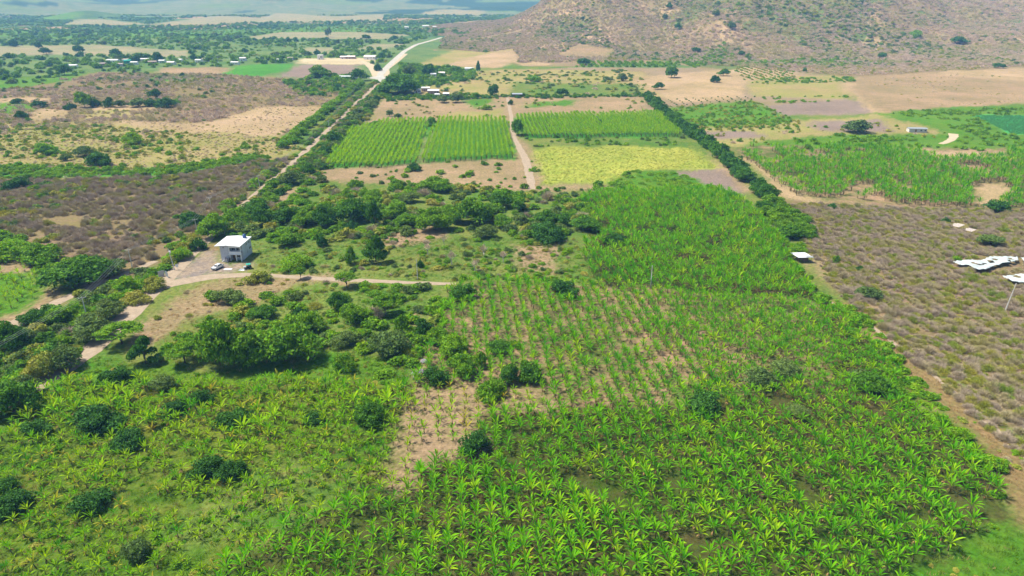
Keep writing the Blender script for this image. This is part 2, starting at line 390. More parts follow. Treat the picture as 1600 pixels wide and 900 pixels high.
PAINT = [
 ('woodfield', [(-200,60),(700,60),(700,125),(560,128),(470,128),(330,112),(150,112),(-200,140)]),
 ('farsoil', [(-200,75),(150,70),(300,80),(290,90),(100,86),(-200,92)]),
 ('farsoil', [(385,58),(440,50),(560,50),(645,55),(600,61),(400,61)]),
 ('farsoil', [(558,78),(590,68),(640,69),(600,77)]), ('farsoil', [(478,84),(482,74),(520,74),(515,84)]),
 ('farsoil', [(230,42),(245,36),(340,25),(480,31),(480,34),(390,35),(290,40)]),
 ('farsoil', [(95,40),(125,30),(165,30),(250,40)]),
 ('farsoil', [(395,30),(440,20),(520,26),(600,22),(600,32),(400,36)]),
 ('farsoil', [(655,22),(690,14),(765,17),(750,24)]),
 ('lawn', [(660,35),(700,27),(800,27),(820,36),(740,42)]),
 ('green', [(328,121),(350,106),(400,100),(466,100),(440,113),(400,122)]),
 ('plough', [(436,121),(470,101),(562,101),(556,114),(500,121)]),
 ('pale', [(470,100),(478,91),(592,91),(572,101)]),
 ('soil', [(232,118),(250,105),(360,105),(338,120)]),
 ('scrub', [(-200,160),(60,130),(150,113),(330,115),(470,124),(570,126),(545,150),(500,180),(440,212),(300,205),(-200,205)]),
 ('lawn', [(-100,132),(60,118),(135,114),(118,124),(30,137),(-100,152)]),
 ('lawn', [(232,114),(300,116),(298,126),(215,130)]),
 ('sand', [(-100,158),(40,152),(92,153),(80,157),(0,163)]),
 ('sand', [(40,186),(62,171),(115,171),(100,186),(60,190)]),
 ('lawn', [(-100,163),(58,160),(52,172),(0,179),(-100,182)]),
 ('sand', [(112,171),(150,166),(258,164),(262,170),(180,174)]),
 ('olive', [(108,184),(125,172),(240,172),(235,180),(180,186)]),
 ('sand', [(165,203),(190,188),(300,192),(330,190),(420,165),(520,167),(480,192),(425,214),(330,212),(240,206)]),
 ('olive', [(-200,192),(165,192),(300,206),(440,212),(475,232),(400,255),(300,268),(-200,278)]),
 ('green', [(-200,262),(60,258),(180,267),(270,262),(400,240),(420,248),(280,273),(100,279),(-200,280)]),
 ('scrub', [(-200,281),(100,280),(280,274),(420,249),(470,240),(400,300),(300,395),(210,440),(130,430),(-200,370)]),
 ('soil', [(-300,385),(0,398),(30,405),(85,430),(60,440),(102,450),(100,470),(60,495),(0,520),(-300,640)]),
 ('lawn', [(-300,420),(40,425),(78,440),(68,465),(30,485),(-300,560)]),
 ('weeds', [(-300,640),(0,520),(60,495),(100,470),(150,452),(190,440),(300,395),(400,300),(470,240),(600,128),(640,128),(560,200),(500,262),(420,320),(345,370),(250,445),(150,540),(60,612),(-300,760)]),
 ('soil', [(130,446),(170,432),(246,404),(246,414),(190,440),(140,452)]),
 ('soil', [(425,322),(440,300),(470,292),(480,300),(450,318)]),
 ('yard', [(262,438),(283,420),(322,392),(338,388),(346,410),(384,414),(378,426),(300,434)]),
 ('orange', [(318,392),(335,378),(345,384),(345,400)]),
 ('soil', [(196,535),(290,450),(350,438),(420,429),(500,430),(560,436),(560,446),(480,470),(350,480),(290,500),(230,540)]),
 ('weeds', [(385,380),(400,350),(560,330),(900,330),(930,450),(700,440),(420,425),(395,415)]),
 ('soil', [(570,362),(690,352),(700,372),(600,385)]), ('soil', [(800,385),(870,380),(875,430),(820,425)]),
 ('weeds', [(480,445),(700,445),(700,560),(640,600),(500,560),(300,560),(290,500)]),
 ('weeds', [(250,540),(300,560),(200,570)]),
 ('lawn', [(60,615),(150,560),(330,580),(480,548),(630,560),(645,604),(450,596),(100,640)]),
 ('grass', [(-400,660),(60,612),(100,625),(350,596),(640,604),(612,720),(590,760),(430,820),(330,900),(200,1100),(150,1500),(-900,1500)]),
 ('weeds', [(400,720),(560,720),(560,790),(300,860),(250,830)]),
 ('bansoil', [(640,604),(700,455),(760,440),(930,450),(1040,452),(1290,475),(1320,520),(1300,600),(900,700),(860,640),(640,640)]),
 ('bangreen', [(590,760),(640,650),(900,640),(1290,600),(1300,470),(1450,640),(1560,720),(1590,830),(1700,1500),(150,1500),(330,900)]),
 ('bangreen', [(910,302),(990,268),(1130,290),(1230,380),(1290,470),(1040,452),(930,450)]),
 ('soil', [(598,770),(632,630),(650,605),(830,596),(870,640),(760,652),(740,706),(655,728),(625,770)]),
 ('weeds', [(1040,590),(1150,590),(1170,625),(1060,640)]),
 ('lawn', [(1400,900),(1500,850),(1545,822),(1600,835),(1800,1000),(1400,1100)]),
 ('orange', [(1288,472),(1320,470),(1462,586),(1580,690),(1680,800),(1670,960),(1590,780),(1540,700),(1440,610),(1370,540)]),
 ('scrub', [(1215,312),(1400,320),(1800,330),(2600,900),(1700,800),(1600,690),(1480,586),(1335,470),(1285,430),(1255,380)]),
 ('soil', [(1262,405),(1275,403),(1300,430),(1295,440)]), ('soil', [(1330,470),(1380,480),(1400,490),(1350,500)]),
 ('scrubpale', [(800,110),(1010,100),(1160,105),(1320,120),(1330,180),(1020,182),(1000,150),(800,152)]),
 ('olive', [(640,150),(700,112),(830,108),(1000,112),(1060,150),(800,153)]),
 ('weeds', [(800,128),(1000,132),(1005,150),(800,150)]),
 ('sand', [(985,122),(1140,108),(1175,115),(1160,155),(1060,160),(1010,140)]),
 ('sand', [(1145,102),(1195,98),(1240,112),(1240,124),(1160,124)]),
 ('woodfield', [(895,105),(905,95),(1060,98),(1130,84),(1140,96),(1080,106)]),
 ('olive', [(1220,120),(1320,116),(1340,130),(1320,155),(1180,150),(1170,126)]),
 ('soil', [(1312,130),(1340,120),(1470,111),(1600,103),(1900,100),(1900,160),(1600,162),(1480,168),(1375,177),(1340,155)]),
 ('sand', [(1312,130),(1330,128),(1345,155),(1385,177),(1365,178),(1335,156)]),
 ('sand', [(1460,112),(1800,100),(1800,126),(1600,126),(1480,118)]),
 ('plough', [(1200,164),(1335,156),(1370,178),(1220,181)]),
 ('scrub', [(1130,90),(1330,90),(1900,88),(1900,104),(1600,104),(1470,112),(1340,120),(1240,112),(1130,100)]),
 ('lawn', [(1035,168),(1180,158),(1240,185),(1235,200),(1060,205)]),
 ('olive', [(1080,200),(1240,190),(1300,186),(1380,178),(1480,190),(1500,215),(1300,228),(1150,230),(1110,222)]),
 ('plough', [(1100,206),(1180,206),(1200,216),(1120,218)]), ('plough', [(1270,190),(1380,186),(1400,206),(1280,204)]),
 ('lawn', [(1370,178),(1480,168),(1900,160),(1900,240),(1480,236),(1500,215),(1440,195)]),
 ('lawn', [(1140,228),(1300,210),(1500,208),(1500,230),(1300,234)]),
 ('teal', [(1522,180),(1900,178),(1900,222),(1580,210)]),
 ('bansoil', [(1140,228),(1330,230),(1900,236),(1900,330),(1400,320),(1230,312)]),
 ('sand', [(1430,236),(1560,236),(1575,245),(1470,250)]), ('sand', [(1518,290),(1560,284),(1585,300),(1545,326),(1520,320)]),
 ('sand', [(1160,245),(1190,250),(1260,304),(1300,318),(1230,312)]),
 ('soil', [(565,196),(600,150),(720,157),(800,150),(1000,150),(1015,180),(820,182),(790,192),(660,192)]),
 ('olive', [(690,192),(700,177),(785,170),(790,190)]), ('lawn', [(818,168),(830,160),(900,156),(895,164)]),
 ('lawn', [(725,158),(760,152),(770,160),(735,170)]),
 ('green', [(508,262),(548,206),(600,192),(790,188),(802,247),(655,256),(600,262)]),
 ('sand', [(655,256),(668,206),(676,206),(664,256)]),
 ('green', [(806,184),(1030,178),(1065,214),(930,216),(810,218)]),
 ('weeds', [(810,216),(1070,214),(1110,232),(830,230)]),
 ('soil', [(478,282),(508,262),(655,256),(802,247),(798,200),(806,200),(836,245),(846,290),(950,286),(955,299),(830,300),(700,292)]),
 ('yellow', [(830,236),(870,228),(1075,231),(1125,262),(985,266),(988,282),(850,288)]),
 ('plough', [(1052,268),(1120,262),(1172,301),(1135,302),(1080,278)]), ('soil', [(1110,236),(1125,246),(1180,302),(1165,302),(1118,262)]),
 ('lawn', [(985,268),(1050,268),(1085,280),(1135,302),(1160,310),(915,312),(925,300)]),
 ('soil', [(640,545),(648,490),(657,490),(652,545)]),
 ('soil', [(1340,120),(1345,119),(1345,121)]),
]
PAINT_HILL = [
 ('sand', [(690,104),(735,86),(800,76),(812,92),(780,106)]),
 ('olive', [(640,105),(700,80),(780,70),(800,78),(730,90),(680,106)]),
 ('soil', [(800,80),(830,74),(830,90),(812,100)]), ('soil', [(868,88),(905,68),(960,78),(950,90)]),
]

gm = mat_ground()
def build_ground():
    ys = [-60.0, -30.0, 0.0, 20.0, 40.0]
    y = 55.0
    while y < 13000:
        ys.append(y)
        st = 2.6 / F * (y * y + H * H) / H
        cap = 0.009 * y if y < 2600 else 0.018 * y
        y += min(st, cap)
    ys = np.array(ys)
    s = np.linspace(-1, 1, 721)
    u = 1.35 * (0.62 * s + 0.38 * s ** 5)
    U, Y = np.meshgrid(u, ys)
    X = U * (Y + 75.0)
    Z = height(X, Y)
    nr, nc = X.shape
    V = np.stack([X, Y, Z], -1).reshape(-1, 3)
    i = np.arange(nr * nc).reshape(nr, nc)
    faces = np.stack([i[:-1, :-1], i[:-1, 1:], i[1:, 1:], i[1:, :-1]], -1).reshape(-1, 4)
    me = mesh_np('ground', V, faces, gm, smooth=True)
    x, y, z = V.T
    CA = np.zeros((len(x), 3)); CB = np.zeros((len(x), 3))
    NP = 5
    for ps in range(NP):
        amp = 1.6 + np.clip(y, 0, 4000) * 0.006
        jit = (rng.random((2, len(x))) - 0.5) * amp * 1.3
        wx = x + (fbm(x / (amp * 3), y / (amp * 3), 51, 3) - 0.5) * amp * 2.6 + (fbm(x / amp, y / amp, 151 + ps, 2) - 0.5) * amp * 2.4 + jit[0]
        wy = y + (fbm(x / (amp * 3), y / (amp * 3), 61, 3) - 0.5) * amp * 3.2 + (fbm(x / amp, y / amp, 171 + ps, 2) - 0.5) * amp * 3.0 + jit[1]
        px, py = proj(wx, wy, 0.0)
        hx, hy = proj(wx, wy, z)
        ca = np.zeros((len(x), 3)); cb = np.zeros((len(x), 3))
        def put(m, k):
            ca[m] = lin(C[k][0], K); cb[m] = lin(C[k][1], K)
        put(np.ones(len(x), bool), 'weeds')
        put(y > 1100, 'wood')
        put((y > 1500) & (fbm(x / 210.0, y / 330.0, 77, 3) > 0.56), 'lawn')
        put((y > 1900) & (fbm(x / 300.0, y / 420.0, 79, 3) > 0.60), 'soil')
        put(y > 3000, 'far')
        put((y > 3300) & (fbm(x / 600.0, y / 500.0, 80, 3) < 0.47), 'forest_shade')
        put((y > 3300) & (fbm(x / 500.0, y / 300.0, 82, 3) > 0.62), 'woodfield')
        flat = (y > 20) & (z < 6)
        for k, poly in PAINT:
            if max(p[1] for p in poly) < 45:
                continue
            put(flat & inpoly(px, py, poly), k)
        uu = x / np.maximum(y, 60) + 0.07 * (fbm(x / 90.0, y / 120.0, 111, 3) - 0.5)
        far_left = (y > 2200) & (y < 5200) & (uu < 0.03)
        for k, poly in PAINT:
            if max(p[1] for p in poly) < 45:
                put(far_left & inpoly(hx, hy, poly), k)
        hill = (y > 850) & (y < 2600) & (np.interp(uu, HU, HA) > 3) & (y > np.interp(uu, BU, BY) - np.interp(uu, [.3, .36], [90, 15]))
        put(hill, 'hill')
        put(hill & ((fbm(x / 120.0, y / 150.0, 91, 4) > 0.60) | (ridge(x, y) < 0.50)), 'hillgreen')
        put(hill & (fbm(x / 70.0, y / 90.0, 93, 4) > 0.64), 'sand')
        for k, poly in PAINT_HILL:
            put((y > 700) & (y < 2000) & inpoly(hx, hy, poly), k)
        put((y > 2000) & (uu > 0.25), 'forest_shade')  # cloud shade on the far right mountain, painted as darker ground colour
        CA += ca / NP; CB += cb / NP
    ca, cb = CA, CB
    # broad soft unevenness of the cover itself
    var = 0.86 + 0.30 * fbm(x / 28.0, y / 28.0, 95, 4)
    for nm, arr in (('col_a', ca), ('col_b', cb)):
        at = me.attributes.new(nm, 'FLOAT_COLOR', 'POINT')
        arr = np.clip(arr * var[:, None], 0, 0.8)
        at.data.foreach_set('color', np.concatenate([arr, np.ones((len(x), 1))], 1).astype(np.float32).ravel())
    o = link(bpy.data.objects.new('ground', me))
    tag(o, kind='structure')
build_ground()

ROADS = []
def road_free(x, y):
    k = np.ones(len(x), bool)
    for P, w in ROADS:
        for i in range(len(P) - 1):
            ax, ay = P[i].x, P[i].y; dx, dy = P[i + 1].x - ax, P[i + 1].y - ay; L2 = dx * dx + dy * dy + 1e-9
            t = np.clip(((x - ax) * dx + (y - ay) * dy) / L2, 0, 1)
            k &= (x - ax - t * dx) ** 2 + (y - ay - t * dy) ** 2 > w * w
    return k
def ribbon(name, pts, widths, mat, lift, label=None, wob=0.35, px=True):
    P = [G(*p) if px else Vector(p) for p in pts]
    if not hasattr(widths, '__len__'): widths = [widths] * len(P)
    if name != 'boundary_track': ROADS.append((P, sum(widths) / len(widths) * .5 + .2))
    W = []; Q = []
    for i in range(len(P) - 1):
        n = max(2, int((P[i + 1] - P[i]).length / 4))
        for k in range(n):
            t = k / n; Q.append(P[i].lerp(P[i + 1], t)); W.append(widths[i] * (1 - t) + widths[i + 1] * t)
    Q.append(P[-1]); W.append(widths[-1])
    # smooth the centre line
    for _ in range(12):
        Q = [Q[0]] + [(Q[i - 1] + 2 * Q[i] + Q[i + 1]) / 4 for i in range(1, len(Q) - 1)] + [Q[-1]]
    vs = []; fs = []
    for i, q in enumerate(Q):
        d = (Q[min(i + 1, len(Q) - 1)] - Q[max(0, i - 1)]); d.z = 0; d.normalize()
        s = Vector((d.y, -d.x, 0))
        for t in (-0.5, -0.17, 0.17, 0.5):
            w = W[i] * t + (random.uniform(-wob, wob) if abs(t) == 0.5 else 0)
            p = q + s * w
            vs.append((p.x, p.y, hz(p.x, p.y) + lift + (0.0 if abs(t) == 0.5 else 0.02)))
    for i in range(len(Q) - 1):
        for k in range(3):
            a = i * 4 + k
            fs.append((a, a + 1, a + 5, a + 4))
    me = bpy.data.meshes.new(name); me.from_pydata(vs, [], fs); me.materials.append(mat); me.update()
    o = link(bpy.data.objects.new(name, me))
    return tag(o, label=label, kind='structure')

def mat_dirt(name, ca, cb, sc=0.5):
    m, nt, b, out = new_mat(name)
    N = nt.nodes.new; L = nt.links.new
    ge = N('ShaderNodeNewGeometry')
    n1 = N('ShaderNodeTexNoise'); n1.inputs['Scale'].default_value = sc; n1.inputs['Detail'].default_value = 8; n1.inputs['Roughness'].default_value = 0.7
    L(ge.outputs['Position'], n1.inputs['Vector'])
    mr = N('ShaderNodeMapRange'); mr.inputs['From Min'].default_value = 0.35; mr.inputs['From Max'].default_value = 0.65
    L(n1.outputs['Fac'], mr.inputs['Value'])
    mx = N('ShaderNodeMix'); mx.data_type = 'RGBA'
    mx.inputs['A'].default_value = (*ca, 1); mx.inputs['B'].default_value = (*cb, 1)
    L(mr.outputs['Result'], mx.inputs['Factor']); L(mx.outputs['Result'], b.inputs['Base Color'])
    b.inputs['Roughness'].default_value = 0.95; b.inputs['Specular IOR Level'].default_value = 0.1
    bp = N('ShaderNodeBump'); bp.inputs['Strength'].default_value = 0.5; bp.inputs['Distance'].default_value = 0.2
    L(n1.outputs['Fac'], bp.inputs['Height']); L(bp.outputs['Normal'], b.inputs['Normal'])
    return m
M['dirt'] = mat_dirt('dirt_track', lin((184, 166, 146), K), lin((160, 144, 122), K))
M['pave'] = mat_dirt('pale_road', lin((196, 194, 186), K), lin((176, 174, 168), K), 0.1)
M['verge'] = mat_dirt('sandy_verge', lin((206, 190, 164), K), lin((180, 168, 140), K), 0.2)

ribbon('dirt_road', [(-60,668),(60,606),(100,580),(150,545),(200,492),(250,446),(300,398),(345,355),(400,303),(440,270),(470,243),(520,196),(560,158),(590,130)],
       [4.5,5,5.5,6,6,5.5,3.8,3.2,3.2,3.4,3.6,3.8,4.2,4.5], M['dirt'], 0.02)
ribbon('farm_track', [(246,448),(290,434),(340,427),(420,430),(520,437),(620,441),(712,444)], [7,5.5,4.5,3,2.6,2.4,2], M['dirt'], 0.03)
ribbon('roadside_track', [(-60,545),(10,514),(60,490),(100,462),(140,448),(190,436),(242,408)], [5,5,4.5,4,3.5,3.5,3], M['dirt'], 0.025)
ribbon('field_path', [(793,152),(799,185),(803,215),(822,250),(832,296)], [2.6,2.8,3,4.5,3.5], M['dirt'], 0.03)
ribbon('boundary_track', [(1290,468),(1350,498),(1440,570),(1530,645),(1640,750)], [1.0,1.2,1.2,1.2,1.0], M['dirt'], 0.02)
ribbon('paved_road', [(590,128),(596,114),(612,98),(632,80),(650,70),(690,59)], [7,8,8,8,8,8], M['pave'], 0.12)
ribbon('sandy_road', [(606,124),(604,108),(618,97),(634,84)], [6,6,8,7], M['verge'], 0.10)
ribbon('village_road', [(592,120),(586,108),(574,99),(562,95)], [14,14,10,7], M['verge'], 0.10)
ribbon('junction', [(579,123),(590,121),(602,123),(611,121)], [10,30,26,14], M['pave'], 0.16)
ribbon('cross_road', [(600,116),(618,118),(614,121)], [5,5,8], M['verge'], 0.13)
ribbon('curved_farm_track', [(1470,225),(1485,221),(1492,215),(1490,209)], [3,4,5,6], M['verge'], 0.04)
ribbon('rutted_field_track', [(-60,205),(-20,200)], 3, M['dirt'], 0.04) if False else None

# ------------------------------------------------------------------ plant meshes
def leaves_mesh(name, centres, normals, size, mat, aspect=0.55, seed=0, jit=0.5):
    """many small rhombic leaves"""
    r = np.random.default_rng(seed)
    n = len(centres)
    nm = normals + r.normal(0, jit, (n, 3)); nm /= np.linalg.norm(nm, axis=1)[:, None] + 1e-9
    t = r.normal(0, 1, (n, 3)); t -= (t * nm).sum(1)[:, None] * nm; t /= np.linalg.norm(t, axis=1)[:, None] + 1e-9
    b = np.cross(nm, t)
    sz = size * r.uniform(0.6, 1.35, n)[:, None]
    droop = -0.18 * np.array([0, 0, 1.0])
    v = np.stack([centres - t * sz, centres + b * sz * aspect, centres + (t + droop) * sz, centres - b * sz * aspect], 1).reshape(-1, 3)
    f = np.arange(n * 4).reshape(n, 4)
    return mesh_np(name, v, f, mat)

def crown(kind, n, leaf, seed, mat):
    """crown of leaf clumps in a box x,y in [-1,1], z in [0,1]"""
    r = np.random.default_rng(seed)
    if kind == 'dome': nc, cr = 46, 0.30
    elif kind == 'big': nc, cr = 64, 0.27
    elif kind == 'umbrella': nc, cr = 40, 0.27
    elif kind == 'cone': nc, cr = 40, 0.22
    else: nc, cr = 26, 0.30
    az = r.uniform(0, 2 * math.pi, nc)
    if kind == 'cone':
        zz = r.uniform(0.05, 0.95, nc); rr = (1 - zz ** 1.5) * 0.8 * r.uniform(0.75, 1.05, nc) + 0.05
    elif kind == 'umbrella':
        el = np.arcsin(r.uniform(0.25, 1, nc)); rr = np.cos(el) * r.uniform(0.6, 0.95, nc); zz = 0.15 + 0.75 * np.sin(el) * r.uniform(0.75, 1.0, nc)
    else:
        el = np.arcsin(r.uniform(-0.1, 1, nc)); k = r.uniform(0.55, 0.98, nc)
        rr = np.cos(el) * k * 0.9; zz = np.clip(0.18 + 0.72 * np.sin(el) * k, 0.08, 0.9)
    lob = 0.80 + 0.20 * np.sin(az * 2 + r.uniform(0, 6)) + 0.10 * np.sin(az * 3 + r.uniform(0, 6))
    rr = rr * lob; zz = zz * (0.86 + 0.16 * np.sin(az + r.uniform(0, 6)))
    cc = np.stack([rr * np.cos(az), rr * np.sin(az), zz], 1)
    cs = cr * r.uniform(0.65, 1.3, nc)
    w = cs ** 2; w /= w.sum()
    ci = r.choice(nc, n, p=w)
    d = r.normal(0, 1, (n, 3)); d /= np.linalg.norm(d, axis=1)[:, None]
    d[:, 2] = np.where(r.random(n) < 0.7, np.abs(d[:, 2]), d[:, 2])
    rad = cs[ci] * r.uniform(0.55, 1.0, n) ** 0.6
    sq = 0.62 if kind != 'umbrella' else 0.4
    c = cc[ci] + d * rad[:, None] * np.array([1, 1, sq])
    c[:, 2] = np.clip(c[:, 2], 0.01, 1.02)
    return leaves_mesh('crown', c, d * np.array([1, 1, 1.2]), leaf, mat, seed=seed + 1, jit=0.8)

def twigs(n, seed, mat, leafmat=None, nl=0, length=0.45, wid=0.018, flat=0.0):
    """bare branching bush: thin upright tapering twigs, unit size"""
    r = np.random.default_rng(seed)
    az = r.uniform(0, 2 * math.pi, n); el = np.arcsin(r.uniform(0.15, 1, n))
    k = r.uniform(0.35, 0.9, n)
    base = np.stack([np.cos(az) * np.cos(el) * k * 0.8, np.sin(az) * np.cos(el) * k * 0.8, np.sin(el) * k * 0.75], 1)
    d = base / np.linalg.norm(base, axis=1)[:, None] + r.normal(0, 0.45, (n, 3)) + np.array([0, 0, 0.35])
    d /= np.linalg.norm(d, axis=1)[:, None]
    L = length * r.uniform(0.5, 1.2, n)[:, None]
    s = np.cross(d, r.normal(0, 1, (n, 3))); s /= np.linalg.norm(s, axis=1)[:, None]
    tip = base + d * L
    tip[:, 2] = np.maximum(tip[:, 2], 0.02)
    v = np.stack([base - s * wid, base + s * wid, tip + s * wid * 0.35, tip - s * wid * 0.35], 1).reshape(-1, 3)
    return mesh_np('twigs', v, np.arange(n * 4).reshape(n, 4), mat)

def trunk_mesh(kind, seed, mat):
    """tapered trunk with limbs; unit height 1 = top of limbs"""
    r = random.Random(seed); mb = MB()
    b = [Vector((0, 0, -0.03)), Vector((r.uniform(-.02, .02), r.uniform(-.02, .02), 0.22)), Vector((r.uniform(-.05, .05), r.uniform(-.05, .05), 0.42))]
    mb.path(b, [0.040, 0.030, 0.024], 7)
    nl = 5
    for i in range(nl):
        a = 2 * math.pi * (i + r.uniform(-.3, .3)) / nl
        st = b[1].lerp(b[2], r.uniform(0.2, 1))
        rad = 0.30 if kind != 'cone' else 0.12
        e1 = st + Vector((math.cos(a) * rad * .45, math.sin(a) * rad * .45, r.uniform(.12, .2)))
        e2 = e1 + Vector((math.cos(a + .3) * rad * .6, math.sin(a + .3) * rad * .6, r.uniform(.12, .24)))
        mb.path([st, e1, e2], [0.017, 0.011, 0.004], 5)
    return mb.mesh('trunk', mat, smooth=True)

def cycle(lst):
    i = 0
    while True:
        yield lst[i % len(lst)]; i += 1

CR = {}
for key, kind, mt in (('r', 'dome', 'deep'), ('b', 'big', 'mid'), ('g', 'dome', 'bright'), ('m', 'dome', 'grey'), ('u', 'umbrella', 'mid'), ('c', 'cone', 'dark'), ('o', 'dome', 'olive'), ('B', 'big', 'dark'), ('v', 'dome', 'mid')):
    CR[key + 'H'] = cycle([crown(kind, 5600 if key in 'bBc' else 4600, 0.055, 100 + 7 * j + ord(key), M[mt]) for j in range(4)])
    CR[key + 'M'] = cycle([crown(kind, 1700, 0.09, 300 + 7 * j + ord(key), M[mt]) for j in range(2)])
    CR[key + 'L'] = cycle([crown(kind, 420, 0.15, 500 + 7 * j + ord(key), M[mt]) for j in range(2)])
CR['dH'] = cycle([twigs(900, 41, M['twig'], wid=0.010), twigs(900, 42, M['twig'], wid=0.010)])
CR['dM'] = CR['dH']; CR['dL'] = cycle([twigs(260, 43, M['twig'], wid=0.022)])
TRK = {k: cycle([trunk_mesh(k, 11, M['bark']), trunk_mesh(k, 12, M['bark'])]) for k in ('dome', 'cone')}

KIND = {'r': ('bush', 'round dark green bush'), 'b': ('tree', 'broad mid green leafy tree'), 'g': ('bush', 'bright green leafy bush'),
        'm': ('tree', 'feathery grey-green tree'), 'u': ('tree', 'umbrella-shaped green tree'), 'c': ('tree', 'upright tapering dark green tree'),
        'o': ('bush', 'yellowish olive bush'), 'B': ('tree', 'wide dark green tree'), 'd': ('bush', 'bare grey leafless bush'), 'v': ('bush', 'rounded mid green bush')}
TREES = []
def tree(px, pyb, w, h, k, phrase, group=None, on_hill=False, label=None):
    yn = (pyb - 450) / F
    ang = PITCH + math.atan(yn)
    py = pyb - 0.30 * w * math.sin(ang)
    p = Gh(px, py) if on_hill else G(px, py)
    s = mpp(p)
    Wm = w * s * (1.26 if w >= 30 else 1.08)
    Hm = max((h * s - 0.42 * Wm * math.sin(ang)) / math.cos(ang), 0.42 * Wm)
    p.z = hz(p.x, p.y)
    lod = 'H' if w >= 30 else ('M' if w >= 13 else 'L')
    nm, desc = KIND[k]
    root = empty(nm, p, random.uniform(0, 6.28))
    tag(root, label or (desc + ' ' + phrase), nm, group)
    tall = k in 'ubBcm'
    z0 = (0.42 if k == 'u' else 0.16) if tall else 0.02
    c = bpy.data.objects.new('crown', next(CR[k + lod]))
    c.scale = (Wm / 2 * 1.06, Wm / 2 * random.uniform(0.95, 1.1), Hm * (1 - z0) * 1.05)
    c.location = (0, 0, Hm * z0)
    link(c, root)
    if k != 'd':
        t = bpy.data.objects.new('trunk', next(TRK['cone' if k == 'c' else 'dome']))
        t.scale = (Wm * 0.9, Wm * 0.9, Hm * (0.95 if tall else 0.85))
        link(t, root)
    TREES.append((p.x, p.y, Wm / 2))
    return root

